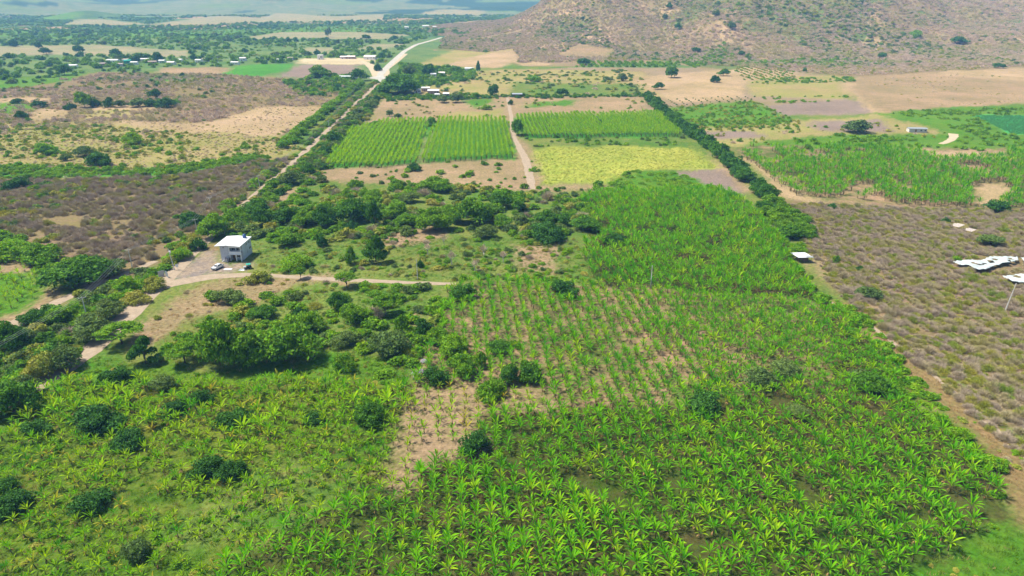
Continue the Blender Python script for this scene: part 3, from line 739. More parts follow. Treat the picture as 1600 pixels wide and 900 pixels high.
TL = """
191 546 62 46 u|overhanging the dirt road bend above the lower left plot
228 574 46 50 c|right of the umbrella-shaped tree by the road
289 574 48 44 u|with thin bare trunk, left of the tree cluster below the house
345 579 66 90 b|leftmost of the large tree cluster below the house
388 580 62 72 b|middle of the large tree cluster below the house
447 576 88 80 b|largest and palest, right end of the cluster below the house
182 606 42 36 r|topping the lower left plot, nearest the dirt road
255 614 36 30 m|small, topping the lower left plot
318 634 34 28 r|small, among bananas under the large tree cluster
158 680 66 48 r|largest, middle of the lower left plot
274 651 38 26 r|small, right of the largest bush in the lower left plot
365 669 44 30 r|among bananas at the centre of the lower left plot
22 654 68 66 B|at the left edge where the dirt road leaves
57 684 42 28 r|low, near the left edge in the lower left plot
12 552 50 52 B|dark one at the left edge above the power line
55 509 38 30 r|beside the pinkish roadside strip at the left
93 508 46 30 b|in the thicket, right of the pinkish strip
147 534 58 44 m|in the roadside thicket below the pole with crossarm
105 580 50 44 m|in the thicket beside the dirt road at the lower left
68 592 46 44 o|with ochre top, in the roadside thicket at the lower left
38 624 44 40 m|lowest of the roadside thicket, near the left edge
120 454 84 56 B|big and rounded at the fork of the sandy tracks, left side
206 462 42 32 g|between the dirt road and the sandy side track
240 456 34 26 o|at the corner where the farm track meets the dirt road
178 433 46 28 m|above the sandy side track, left of the metal gate
120 497 34 26 g|in the thicket above the power pole with crossarm
172 500 40 34 m|grey and loose, right of the power pole with crossarm
212 476 34 26 o|on the verge of the dirt road below the metal gate
20 408 56 34 g|first from the left in the green row above the pinkish plot
66 416 56 34 v|second from the left in the green row above the pinkish plot
110 430 46 32 v|third from the left in the green row above the pinkish plot
335 374 44 42 b|just behind the white-roofed house on its left
299 356 40 22 r|flat dark one in the brown scrub left of the house
280 408 34 26 g|between the slanting poles and the gravel yard
312 392 26 20 r|small, at the upper end of the gravel yard
372 352 40 30 v|dense, directly behind the house roof
402 338 40 30 B|in the dark thicket right of the road behind the house
154 260 38 26 r|rounded, standing alone in the olive meadow on the left
133 246 32 18 m|wide and pale, right behind the dark one in the olive meadow
73 243 32 14 g|flat, in the olive meadow at the left
103 252 18 12 m|small and grey, in the olive meadow at the left
27 297 34 18 r|flat, alone on the brown scrub at the left edge
206 226 30 20 g|in the upper olive meadow
241 152 23 14 r|alone above the row of trees in the upper left field
133 169 27 28 b|leftmost of the upper left field tree row
150 167 18 14 r|second in the tree row in the upper left field
170 168 17 17 r|third in the tree row in the upper left field
189 168 20 13 m|fourth in the tree row in the upper left field
216 168 27 15 m|fifth in the tree row in the upper left field
238 167 20 13 r|sixth in the tree row in the upper left field
258 169 29 18 r|darkest in the upper left field tree row
276 165 14 12 g|last of the upper left field tree row
62 168 25 11 r|flat, left of the tree row in the upper left field
35 186 18 14 r|beside the small bright plot at the upper left edge
109 172 20 11 r|low, just left of the tree row in the upper left field
27 162 18 7 r|flat, above the small bright plot at the upper left edge
236 129 8 6 r|tiny, highest of three dots in the upper left scrub
230 137 8 6 r|tiny, left one of three dots in the upper left scrub
244 136 8 6 r|tiny, right one of three dots in the upper left scrub
285 120 9 7 r|tiny, at the ochre field under the village
22 73 15 11 r|far off at the left edge beyond the scrub
61 75 12 11 r|far off, second from the left edge
73 85 20 11 B|far off, below the second from the left edge
123 83 17 14 B|far off, dark and square, left of the village
182 91 21 15 B|far off, behind the left houses of the village
222 94 26 13 B|far off, behind the middle houses of the village
249 97 18 16 B|far off, among the middle houses of the village
211 98 16 12 r|far off, rounded, between two village roofs
101 118 24 20 B|darkest left of the village, below its first roof
303 95 12 12 B|far off, at the right end of the village
383 82 12 7 r|far off, right of the village
623 148 60 34 B|huge spreading crown by the farmstead at the junction
562 127 28 20 B|beside the paved junction, left of the road
590 111 14 12 r|small, at the upper edge of the road junction
500 122 34 18 v|on the far edge of the brown ploughed field by the junction
771 151 18 22 B|alone on the field edge left of the thatched hut
674 198 18 18 g|on the tan field edge above the crop blocks
609 182 11 12 m|on the tan field, left of a pair
623 186 13 10 m|on the tan field, right of a pair
632 193 10 8 r|small, above the left crop block
524 226 26 22 B|dark, beside the road left of the crop blocks
585 198 20 10 v|at the left tip of the tan field
760 172 16 10 g|alone on the tan field near the vertical path
742 154 18 11 v|on the hedge behind the tan field
713 161 21 18 m|right of the farmstead roofs
691 161 18 13 m|in front of the farmstead roofs
798 164 9 9 r|small, on the vertical path above the crop blocks
747 113 10 16 c|beside the small white roof under the hill
572 62 14 9 B|far off, on the pinkish field edge
513 58 12 16 m|far off, grey and tall
496 86 12 9 r|far off, left of the small brown field
596 94 16 12 B|far off, beside the purple roofs at the junction
669 119 26 22 B|above the white roofs beyond the farmstead
640 118 20 18 m|greyish, right of the paved road junction
654 128 18 12 g|bright, above the huge spreading crown
1028 140 17 12 B|alone on the grey field left of the hedgerow top
1049 122 22 20 B|at the foot of the hill above the hedgerow
1117 129 17 12 r|left of two at the pale orchard below the hill
1130 119 18 12 B|right of two at the pale orchard below the hill
950 128 18 9 m|left of two in the grey field below the hill
973 127 14 13 m|right of two in the grey field below the hill
878 150 18 14 B|on the field edge right of the thatched hut
836 128 23 11 g|low, in the grey field below the hill
808 212 24 26 B|beside the vertical path between the crop blocks
937 195 9 9 r|tiny dark one inside the right crop block
911 102 20 13 B|at the left end of the orchard below the hill
1340 209 40 10 m|long and flat in the brown field at the right
1558 332 34 14 r|in front of the pale patch at the right edge
1476 350 14 11 r|small, in the brown scrub left of the striped frames
1547 386 34 22 m|just above the pale plastic sheets
1494 408 14 9 g|at the left tip of the larger plastic sheet
1305 413 12 15 v|small, in the brown scrub right of the white-roofed shed
1344 425 14 10 r|small, further right of the white-roofed shed
1300 327 17 9 r|low, at the top of the right brown scrub
1141 263 20 18 r|above the purple ploughed corner on the hedgerow
812 332 25 22 B|at the left of the open ground under the yellow field
852 352 34 26 B|behind the pair at the centre under the yellow field
878 354 28 24 B|right behind the pair at the centre under the yellow field
854 379 52 34 r|large and rounded, front of the pair at the centre
917 363 40 28 B|on the left edge of the upper banana block
963 384 34 20 r|low, at the left side of the upper banana block
880 465 44 28 r|at the top edge of the main banana field, centre
1061 330 17 12 r|small, inside the upper banana block
1096 336 18 12 r|small, right inside the upper banana block
410 354 30 32 B|left end of the dark grove behind the house
448 350 40 32 B|second in the dark grove behind the house
478 354 36 30 b|third in the dark grove behind the house
510 356 40 40 B|fourth in the dark grove behind the house
548 350 48 44 B|fifth and widest in the dark grove behind the house
573 313 30 18 b|above the tapering tree of the dark grove
586 354 29 42 c|ending the dark grove behind the house
550 361 24 16 r|front of the dark grove
617 345 40 32 b|left end of the paler grove at the centre
640 356 34 26 b|second in the paler grove at the centre
680 364 50 44 b|widest in the paler grove at the centre
712 350 34 34 b|between the widest two of the paler grove
744 353 54 48 b|right end of the paler grove at the centre
686 301 42 18 b|flat, above the paler grove at the centre
640 318 30 18 m|upper left of the paler grove at the centre
783 326 36 30 B|dark, right of the paler grove
786 358 30 26 b|low, right of the paler grove
757 374 32 26 m|greyish, below the right end of the paler grove
620 293 26 14 b|flat, on the sandy edge above the groves
481 275 24 22 B|where the dirt road bends by the sandy strip
503 286 20 13 m|small and grey on the sandy strip
456 290 34 26 m|in the roadside thicket left of the sandy strip
648 268 22 15 r|at the path mouth below the left crop blocks
587 413 36 46 c|upright and leafy, alone in the middle of the weedy orchard
504 386 18 20 r|small, in the weedy orchard
450 386 34 26 b|in the weedy orchard near the dark grove
461 422 42 24 g|in the weedy orchard above the farm track
470 438 22 22 u|on the edge of the farm track
542 452 34 30 u|pale green, on the lower side of the farm track
547 414 20 32 v|narrow, left of the upright leafy tree
656 419 12 14 r|small, right of the upright leafy tree
721 471 34 30 B|above the left corner of the main banana field
530 487 34 34 B|dark, below the farm track
602 497 36 40 u|with visible trunk, beside the bare grey bush
584 499 32 20 d|whitish, between leafy trees below the farm track
555 507 42 36 b|left of the bare grey bush
627 523 28 34 b|left of the short bare path below the farm track
608 560 56 48 m|large and spreading, above the grey stones
663 527 28 32 r|right of the short bare path
685 508 12 12 r|tiny, right of the short bare path
685 540 36 30 v|left corner of the main banana field
709 562 50 40 b|with pale leaves, upper of the cluster beside the grey stones
723 590 46 40 b|with pale leaves, middle of the cluster beside the grey stones
682 604 34 34 r|bluish green, right of the grey stones
780 554 34 26 B|dark, in the left of the main banana field
767 624 44 38 v|large and rounded, on the edge of the bare soil patch
751 576 24 28 b|small, right of the pale-leaved cluster
795 602 30 36 B|left of two dark ones in the banana rows
827 600 36 38 B|right of two dark ones in the banana rows
804 545 22 16 g|small, right of the pale-leaved cluster top
540 582 32 32 v|on the green clearing right of the large cluster
491 663 30 22 r|small, right half of the lower left plot
575 667 46 42 B|big, near the bare soil patch
480 524 46 44 b|between the large cluster and the dark ones below the track
408 502 38 28 B|behind the largest pale tree of the cluster
435 478 28 18 v|on the bare slope below the farm track
333 470 28 20 v|on the pinkish slope below the yard
360 476 40 20 m|long, on the pinkish slope below the yard
402 444 34 14 o|low and brownish, on the front edge of the yard
538 544 40 28 m|pale, right of the largest pale tree
466 500 26 20 r|dark, behind the largest pale tree
1183 608 44 36 m|hazy grey-green, inside the main banana field at right
1224 592 44 30 m|with thin stem, right inside the main banana field
1101 649 54 36 r|low dome on the grassy gap in the main field
1360 617 50 36 B|near the right edge of the main field
1342 600 34 24 m|behind the one near the right edge of the main field
1247 655 34 22 m|faint and grey, in the right of the main field
742 710 46 38 r|below the bare soil patch
1280 474 26 18 g|at the upper right corner of the main banana field
1358 469 34 22 m|on the dry verge right of the bananas
1322 462 26 18 d|brown, on the dry verge right of the bananas
145 802 50 34 r|hazy, low in the bottom left grass
22 807 56 42 r|large, at the bottom left edge
323 746 44 36 r|left of a close pair in the lower left plot
362 752 40 34 r|right of a close pair in the lower left plot
213 878 38 36 m|soft, in the grass near the bottom edge
12 772 34 28 r|small, above the large one at the bottom left edge
203 703 48 28 r|low, below the largest bush in the lower left plot
1548 735 40 24 g|low vine mound at the lower right field edge
1500 690 34 20 g|low vine mound on the right field edge
"""
for ln in TL.strip().split('\n'):
    a, phrase = ln.split('|')
    x, yb, w, h, k = a.split()
    tree(float(x), float(yb), float(w), float(h), k, phrase, on_hill=float(yb) < 100 and float(x) > 640)
for (x, yb, w, h, k, ph) in ((1087,82,15,9,'B','low on the hill slope, left of centre'),(1060,46,12,10,'B','mid height on the bare hill'),(1158,87,13,8,'B','at the foot of the bare hill'),(1143,46,14,12,'m','on the bare hill, right of centre'),
        (1559,107,20,9,'B','alone on the pale ridge field at the far right'),(1257,113,7,8,'B','tiny, under the hill on the brown rise'),(1499,69,24,12,'B','in the gully of the right hillside'),(1378,91,14,10,'B','at the lower gully of the right hillside'),
        (1045,14,12,9,'B','near the top edge on the bare hill'),(1118,26,14,10,'m','high on the bare hill'),(1039,30,10,9,'m','high on the bare hill, left'),(1430,58,20,12,'g','in the green gully of the hillside')):
    tree(x, yb, w, h, k, ph, on_hill=True)

ROWS = []
def ORD(n):
    n -= 1
    o = ['first', 'second', 'third', 'fourth', 'fifth', 'sixth', 'seventh', 'eighth', 'ninth', 'tenth', 'eleventh', 'twelfth', 'thirteenth', 'fourteenth', 'fifteenth', 'sixteenth', 'seventeenth', 'eighteenth', 'nineteenth']
    if n < 19: return o[n]
    t = ['twent', 'thirt', 'fort'][(n - 19) // 10]; r_ = (n - 19) % 10
    return t + 'ieth' if r_ == 0 else t + 'y-' + o[r_ - 1]
    ['', 'first', 'second', 'third', 'fourth', 'fifth', 'sixth', 'seventh', 'eighth', 'ninth', 'tenth', 'eleventh', 'twelfth'][n]
def along(pts, step, wr, hr, kinds, label, group, off=0.0, nmax=99, seed=1):
    """trees set along a line (photo pixels), both size ranges in metres"""
    r = random.Random(seed); P = [G(*q) for q in pts]; n = 0
    for i in range(len(P) - 1):
        L = (P[i + 1] - P[i]).length; d = (P[i + 1] - P[i]).normalized(); s = Vector((d.y, -d.x, 0)); t = r.uniform(0, step)
        while t < L and n < nmax:
            q = P[i] + d * t + s * (off + r.uniform(-1.5, 1.5))
            W = r.uniform(*wr); Hh = r.uniform(*hr)
            k = r.choice(kinds)
            nm = KIND[k][0]
            root = empty(nm, (q.x, q.y, hz(q.x, q.y)), r.uniform(0, 6))
            cnt = sum(1 for q_ in ROWS if q_ == group) + 1; ROWS.append(group)
            tag(root, ORD(cnt) + ' ' + label, nm, group)
            ww = W / mpp(q)
            lod = 'H' if ww >= 34 else ('M' if ww >= 15 else 'L')
            c = bpy.data.objects.new('crown', next(CR[k + lod])); c.scale = (W / 2, W / 2, Hh * .95); c.location = (0, 0, Hh * .06); link(c, root)
            tr = bpy.data.objects.new('trunk', next(TRK['dome'])); tr.scale = (W * .8, W * .8, Hh * .8); link(tr, root)
            TREES.append((q.x, q.y, W / 2)); n += 1
            t += step * r.uniform(0.75, 1.25)
HEDGE = [(1012,154),(1040,180),(1072,206),(1108,230),(1140,258),(1175,290),(1205,318)]
along(HEDGE, 8.5, (9, 13), (6, 8.5), 'BBr', 'dark tree, counted from the far end of the long hedgerow', 'trees of the long dark hedgerow', seed=3)
along([(1190,326),(1215,348),(1240,372)], 7, (8, 12), (4, 6), 'Bb', 'leafy tree from the top of the hedge beside the upper banana block', 'trees of the hedge beside the upper banana block', seed=4)
along([(1205,318),(1240,345),(1258,372)], 7, (8, 12), (4, 6), 'bv', 'bush from the top, on the scrub side of the thick hedge', 'bushes on the outer side of the hedge', seed=5)
along([(470,236),(520,190),(562,152),(585,132)], 13, (9, 14), (5, 7), 'gvg', 'tree from the near end, left side of the straight dirt road', 'trees along the left side of the straight road', off=-13, seed=6)
along([(486,240),(534,192),(574,156),(598,134)], 13, (8, 12), (4, 6), 'vmr', 'tree from the near end, right side of the straight dirt road', 'trees along the right side of the straight road', off=9, seed=7)

# ------------------------------------------------------------------ stuff: masses nobody could count
def src(me):
    return bpy.data.objects.new('plant_source', me)

def scatter(name, label, cat, pts, meshes, sc, zsc=None, kind='stuff', tilt=0.0, parent=None):
    """one object: mesh of points, geometry nodes put a plant on each"""
    n = len(pts)
    if not n: return None
    me = bpy.data.meshes.new(name)
    pts = np.asarray(pts, float)
    me.vertices.add(n); me.vertices.foreach_set('co', pts.astype(np.float32).ravel())
    s = sc[0] + (sc[1] - sc[0]) * rng.random(n) ** 1.8 if not hasattr(sc, 'shape') else sc
    zz = s * (rng.uniform(zsc[0], zsc[1], n) if zsc else 1)
    rot = np.stack([rng.normal(0, tilt, n), rng.normal(0, tilt, n), rng.uniform(0, 6.283, n)], 1)
    for nm, arr in (('rot', rot), ('scl', np.stack([s, s, zz], 1))):
        at = me.attributes.new(nm, 'FLOAT_VECTOR', 'POINT'); at.data.foreach_set('vector', arr.astype(np.float32).ravel())
    at = me.attributes.new('idx', 'INT', 'POINT'); at.data.foreach_set('value', rng.integers(0, len(meshes), n).astype(np.int32))
    o = link(bpy.data.objects.new(name, me), parent)
    ng = bpy.data.node_groups.new(name, 'GeometryNodeTree')
    ng.interface.new_socket('Geometry', in_out='INPUT', socket_type='NodeSocketGeometry')
    ng.interface.new_socket('Geometry', in_out='OUTPUT', socket_type='NodeSocketGeometry')
    N = ng.nodes.new; L = ng.links.new
    gi = N('NodeGroupInput'); go = N('NodeGroupOutput'); ip = N('GeometryNodeInstanceOnPoints'); jn = N('GeometryNodeJoinGeometry')
    for m_ in meshes:
        oi = N('GeometryNodeObjectInfo'); oi.inputs['Object'].default_value = src(m_); oi.inputs['As Instance'].default_value = True
        L(oi.outputs['Geometry'], jn.inputs[0])
    L(jn.outputs[0], ip.inputs['Instance']); L(gi.outputs[0], ip.inputs['Points'])
    ip.inputs['Pick Instance'].default_value = True
    for nm, ty, sk in (('rot', 'FLOAT_VECTOR', 'Rotation'), ('scl', 'FLOAT_VECTOR', 'Scale'), ('idx', 'INT', 'Instance Index')):
        a = N('GeometryNodeInputNamedAttribute'); a.data_type = ty; a.inputs['Name'].default_value = nm
        L(a.outputs['Attribute'], ip.inputs[sk])
    L(ip.outputs[0], go.inputs[0])
    md = o.modifiers.new('scatter', 'NODES'); md.node_group = ng
    return tag(o, label, cat, None, kind)

def fill(polys, dens, avoid=(), noise=None, hill=False, grid=None, jit=0.3, ang=0.0, ymax=2600, warp=1.5, clear=True):
    """points on the ground inside photo-pixel polygons. dens per square metre, or grid=(dx,dy) rows"""
    out = []
    for poly in polys:
        cs = [G(max(-900, x), max(y, 14)) for x, y in poly]
        x0 = min(c.x for c in cs); x1 = max(c.x for c in cs); y0 = min(c.y for c in cs); y1 = min(max(c.y for c in cs), ymax)
        if grid:
            cx, cy = (x0 + x1) / 2, (y0 + y1) / 2
            Rr = math.hypot(x1 - x0, y1 - y0) / 2 + 5
            gx, gy = np.meshgrid(np.arange(-Rr, Rr, grid[0]), np.arange(-Rr, Rr, grid[1]))
            gx = gx.ravel() + rng.normal(0, jit, gx.size); gy = gy.ravel() + rng.normal(0, jit, gy.size)
            c, s = math.cos(ang), math.sin(ang)
            x = cx + gx * c - gy * s; y = cy + gx * s + gy * c
        else:
            n = int((x1 - x0) * (y1 - y0) * dens)
            x = rng.uniform(x0, x1, n); y = rng.uniform(y0, y1, n)
        k = y > 25
        x, y = x[k], y[k]
        z = height(x, y)
        px, py = proj(x, y, z if hill else 0.0)
        pw, qw = (px, py) if not warp else proj(x + (fbm(x / 6, y / 6, 3, 2) - .5) * warp * 4, y + (fbm(x / 6, y / 6, 4, 2) - .5) * warp * 4, z if hill else 0.0)
        m = inpoly(pw, qw, poly)
        for av in avoid: m &= ~inpoly(px, py, av)
        if noise is not None: m &= noise(x, y)
        m &= road_free(x, y)
        m &= (px > -260) & (px < 1860) & (py < 1150)
        out.append(np.stack([x[m], y[m], z[m] - 0.05], 1))
    p = np.concatenate(out)
    if clear and len(p):
        keep = np.ones(len(p), bool)
        for tx, ty, tr in TREES:
            keep &= (p[:, 0] - tx) ** 2 + (p[:, 1] - ty) ** 2 > (tr * 0.85) ** 2
        p = p[keep]
    return p

# ---- banana plants
def banana_leaf(length, width, bend, seed, mat, n=5):
    """one leaf from its root at the origin, rising along +Z and arching to +X; folded along the midrib"""
    prof = [0.05, 0.10, 0.85, 1.0, 0.8, 0.06] if n == 5 else [0.08, 0.9, 0.9, 0.05]
    v = []; f = []; x = z = 0.0; a = 0.0
    r = random.Random(seed)
    for i in range(n + 1):
        w = width * 0.5 * prof[i]
        lift = w * 0.35
        v += [(x - lift * math.cos(a), -w, z + lift * math.sin(a) * 0.5 + lift * .4), (x, 0, z), (x - lift * math.cos(a), w, z + lift * math.sin(a) * 0.5 + lift * .4)]
        st = length / n
        x += math.sin(a) * st; z += math.cos(a) * st
        a += bend / n * (0.6 + 0.25 * i) + r.uniform(-.03, .03)
    for i in range(n):
        b = i * 3
        f += [(b, b + 1, b + 4, b + 3), (b + 1, b + 2, b + 5, b + 4)]
    return mesh_np('leaf', v, f, mat)

def stem_mesh():
    mb = MB(); mb.path([(0, 0, -0.05), (0.02, 0.01, 0.5), (0.0, 0.03, 1.0)], [0.16, 0.12, 0.07], 6)
    return mb.mesh('pseudostem', M['pseudostem'], True)
STEM = stem_mesh()
def leafset(mat): return [banana_leaf(2.4, 0.31, 0.4, 1, M[mat]), banana_leaf(2.5, 0.33, 0.75, 2, M[mat]), banana_leaf(2.2, 0.30, 1.2, 3, M[mat])]
LEAVES = {k: leafset(k) for k in ('banana', 'banana_pale', 'banana_yellow')}
SPEAR = banana_leaf(1.7, 0.22, 0.12, 5, M['banana_young'])
DEAD = banana_leaf(1.5, 0.30, 2.4, 6, M['dead_leaf'])

def leaf_plan(r, n, dead):
    plan = []
    for i in range(n):
        az = i * 2.4 + r.uniform(-.3, .3)
        t = i / max(n - 1, 1)
        tilt = R(7 + 50 * t + r.uniform(-9, 9))
        plan.append((0 if t < .35 else (1 if t < .75 else 2), (0, tilt, az), r.uniform(.85, 1.12) * (1 - .12 * t)))
    plan.append((3, (0, R(r.uniform(0, 10)), r.uniform(0, 6)), r.uniform(.7, 1.1)))
    for i in range(dead): plan.append((4, (0, R(r.uniform(85, 130)), r.uniform(0, 6.3)), r.uniform(.6, 1)))
    return plan

def banana_mesh(seed, kind='banana', n=10, stem=1.7, dead=2):
    """a whole plant joined, for the far rows"""
    r = random.Random(seed)
    vs = []; fs = []; mi = []; mats = [M[kind], M['banana_young'], M['dead_leaf'], M['pseudostem']]
    def add(me, mat4, k):
        b = sum(len(q) for q in vs)
        vs.append(np.array([tuple(mat4 @ w.co) for w in me.vertices]))
        for p in me.polygons: fs.append([b + i for i in p.vertices]); mi.append(k)
    add(STEM, Matrix.Diagonal((1, 1, stem, 1)), 3)
    for li, (rx, ry, rz), s in leaf_plan(r, n, dead):
        from mathutils import Euler
        T = Matrix.Translation((0, 0, stem * (0.98 if li < 4 else .8))) @ Euler((rx, ry, rz)).to_matrix().to_4x4() @ Matrix.Scale(s, 4)
        add((LEAVES[kind] + [SPEAR, DEAD])[li], T, 0 if li < 3 else (1 if li == 3 else 2))
    me = bpy.data.meshes.new('banana_plant'); me.from_pydata(np.concatenate(vs).tolist(), [], fs)
    for m_ in mats: me.materials.append(m_)
    me.polygons.foreach_set('material_index', mi); me.update()
    return me
BAN = [banana_mesh(i, 'banana', n=12 + i % 3, stem=1.4 + .2 * (i % 3)) for i in range(5)]
BANP = [banana_mesh(20 + i, 'banana_pale', n=10 + i % 3, stem=1.2 + .2 * (i % 3)) for i in range(4)]
BANY = [banana_mesh(30, 'banana_yellow', n=7, stem=1.3)]

MAIN = [[(640,604),(700,452),(762,440),(930,452),(1040,455),(1290,478),(1335,520),(1380,555),(1425,628),(1522,715),(1550,770),(1545,815),(1490,850),(1400,905),(1500,1100),(200,1100),(330,905),(440,822),(600,762),(655,728),(625,690)]]
UPPER = [[(905,308),(950,302),(1120,298),(1160,312),(1215,372),(1272,470),(1040,452),(935,450),(905,400),(930,350)]]
LEFT = [[(60,618),(110,596),(230,600),(350,600),(480,590),(640,606),(610,690),(590,760),(430,820),(330,905),(280,1050),(-300,1050),(-300,700),(0,690)]]
SOILP = [(598,775),(632,630),(650,605),(830,596),(870,640),(760,652),(740,706),(655,728),(625,775)]
SPARSE = [(700,455),(760,440),(930,450),(1020,452),(1110,600),(1060,650),(860,650),(640,640)]
GAPS = [[(655,492),(645,492),(640,545),(650,545)]]
def nz(sx, thr, seed): return lambda x, y: fbm(x / sx, y / sx, seed, 3) > thr
main_pts = fill(MAIN, 0, grid=(2.5, 1.7), jit=0.15, ang=R(5), avoid=[SOILP, SPARSE] + GAPS, noise=lambda x, y: (fbm(x / 5, y / 5, 8, 3) > 0.29))
sparse_pts = fill([SPARSE], 0, grid=(2.9, 1.7), jit=0.13, ang=R(5), avoid=[SOILP] + GAPS, noise=nz(5, .30, 12))
soil_pts = fill([SOILP], 0, grid=(2.9, 2.9), jit=0.22, ang=R(5), noise=nz(4, .30, 13))
left_pts = fill(LEFT, 0, grid=(2.1, 2.1), jit=0.5, ang=R(20), noise=lambda x, y: fbm(x / 11, y / 11, 14, 3) + 0.16 * sstep(105, 145, y) > 0.27)
P1 = np.concatenate([np.c_[main_pts, np.zeros(len(main_pts))], np.c_[sparse_pts, np.ones(len(sparse_pts))], np.c_[soil_pts, 2 * np.ones(len(soil_pts))], np.c_[left_pts, 3 * np.ones(len(left_pts))]])
sz = np.where(P1[:, 3] == 0, rng.uniform(.68, 1.06, len(P1)), np.where(P1[:, 3] == 1, rng.uniform(.74, 1.05, len(P1)), np.where(P1[:, 3] == 2, rng.uniform(.62, .9, len(P1)), rng.uniform(.58, .98, len(P1)) * (0.92 + 0.28 * sstep(105, 140, P1[:, 1])))))
sz = np.where(P1[:, 3] == 3, sz * (0.55 + 0.75 * fbm(P1[:, 0] / 9, P1[:, 1] / 9, 34, 3)), sz)
sz *= 0.82 + 0.36 * fbm(P1[:, 0] / 14, P1[:, 1] / 14, 33, 3)
ppx, ppy = proj(P1[:, 0], P1[:, 1], 1.5)
inview = (ppx > 4) & (ppx < 1596) & (ppy < 896) & (ppy > 0)
big = sz / (P1[:, 1] * CP + H * SP) * inview
order = np.argsort(-big)[:290]
chosen = np.zeros(len(P1), bool); chosen[order] = True
for j in order:
    x, y, z, t = P1[j]; r = random.Random(int(j) + 5)
    pale = (t == 3) or r.random() < 0.12
    kd = 'banana_pale' if pale else 'banana'
    if r.random() < 0.008: kd = 'banana_yellow'
    stem = r.uniform(1.3, 1.8)
    xs = [(330, 'bottom left grass'), (480, 'weedy grass left of centre' if t == 3 else 'left end of the dense rows'), (620, 'bottom rows under weedy grass'), (760, 'rows below the soil patch'), (920, 'rows just left of centre'), (1080, 'rows just right of centre'), (1240, 'rows toward the right'), (1400, 'rows beside the bright lawn'), (9999, 'lower right lawn corner')]
    zone = next(z_ for lim, z_ in xs if ppx[j] < lim)
    rank = 'front' if ppy[j] > 845 else ('second-row' if ppy[j] > 800 else 'third-row')
    size = 'large' if sz[j] > 1.0 else ('small' if sz[j] < 0.88 else 'middling')
    nlv, ndead = r.randint(11, 14), r.choice((0, 0, 1, 2))
    look = size + ' ' + {'banana_pale': 'yellow-green', 'banana': 'deep green', 'banana_yellow': 'yellowed'}[kd] + ' ' + rank + ' banana plant ' + ('with brown hanging leaves, ' if ndead else '') + zone
    root = empty('banana_plant', (x, y, z), r.uniform(0, 6.28)); s = float(sz[j]); root.scale = (s, s, s)
    tag(root, look, 'banana plant', look)
    so = bpy.data.objects.new('pseudostem', STEM); so.scale = (1, 1, stem); link(so, root)
    for li, rot, ls in leaf_plan(r, nlv, ndead):
        lo = bpy.data.objects.new('leaf' if li < 4 else 'dead_leaf', (LEAVES[kd] + [SPEAR, DEAD])[li])
        lo.location = (0, 0, stem * (0.98 if li < 4 else .8)); lo.rotation_euler = rot; lo.scale = (ls, ls, ls)
        link(lo, root)
rest = ~chosen
for t, nm, lab, ms in ((0, 'banana_rows', 'dense rows of banana plants filling the main field', BAN * 2 + BANP + BANY[:0]), (1, 'banana_rows', 'lighter rows of banana plants over bare soil above the centre', BANP[:2] + BAN),
                   (2, 'banana_rows', 'small banana plants in spaced rows on the bare soil patch', BANP + BANY), (3, 'banana_rows', 'scattered yellow-green banana plants in the lower left weedy plot', BANP * 2 + BAN[:2] + BANY)):
    m = rest & (P1[:, 3] == t)
    scatter(nm, lab, 'banana plants', P1[m, :3], ms, sz[m], (0.75, 1.08), tilt=0.10)
up = fill(UPPER, 0, grid=(2.8, 1.8), jit=0.16, ang=R(5), noise=nz(6, .28, 15))
scatter('banana_rows', 'banana plants of the upper block below the yellow field', 'banana plants', up, BAN * 2 + BANP, (0.9, 1.3), tilt=.06)
rb = fill([[(1140,228),(1330,232),(1420,238),(1900,240),(1900,330),(1560,326),(1400,320),(1240,306),(1185,262)]], 0, grid=(2.6, 2.6), jit=.6, ang=R(-4), noise=nz(20, .33, 16), avoid=[[(1430,236),(1560,236),(1575,245),(1470,250)], [(1518,290),(1560,284),(1585,300),(1545,326),(1520,320)]])
scatter('banana_rows', 'banana plants of the long field at the right beyond the brown scrub', 'banana plants', rb, BAN * 2 + BANP[:2], (0.9, 1.5), tilt=.06)
lb = fill([[(-300,420),(40,425),(78,440),(68,465),(30,485),(-300,560)]], 0, grid=(3.0, 3.0), jit=.8, noise=nz(7, .36, 17))
scatter('banana_rows', 'young banana plants of the small plot at the left edge', 'banana plants', lb, BANP, (0.6, .95), tilt=.06)
cb = fill([[(508,262),(548,206),(600,192),(670,189),(664,210),(652,256),(600,262)], [(674,212),(684,188),(790,188),(802,247),(655,256)], [(808,216),(806,184),(930,180),(940,215)], [(940,214),(934,182),(1030,178),(1065,214)]], 0, grid=(2.9, 1.7), jit=.2, ang=R(3))
scatter('tall_crop', 'tall bright green crop in four blocks on either side of the vertical path', 'crop', cb, [banana_mesh(50 + i, 'banana_pale', n=10, stem=1.9, dead=0) for i in range(3)], (0.9, 1.2), tilt=.05)

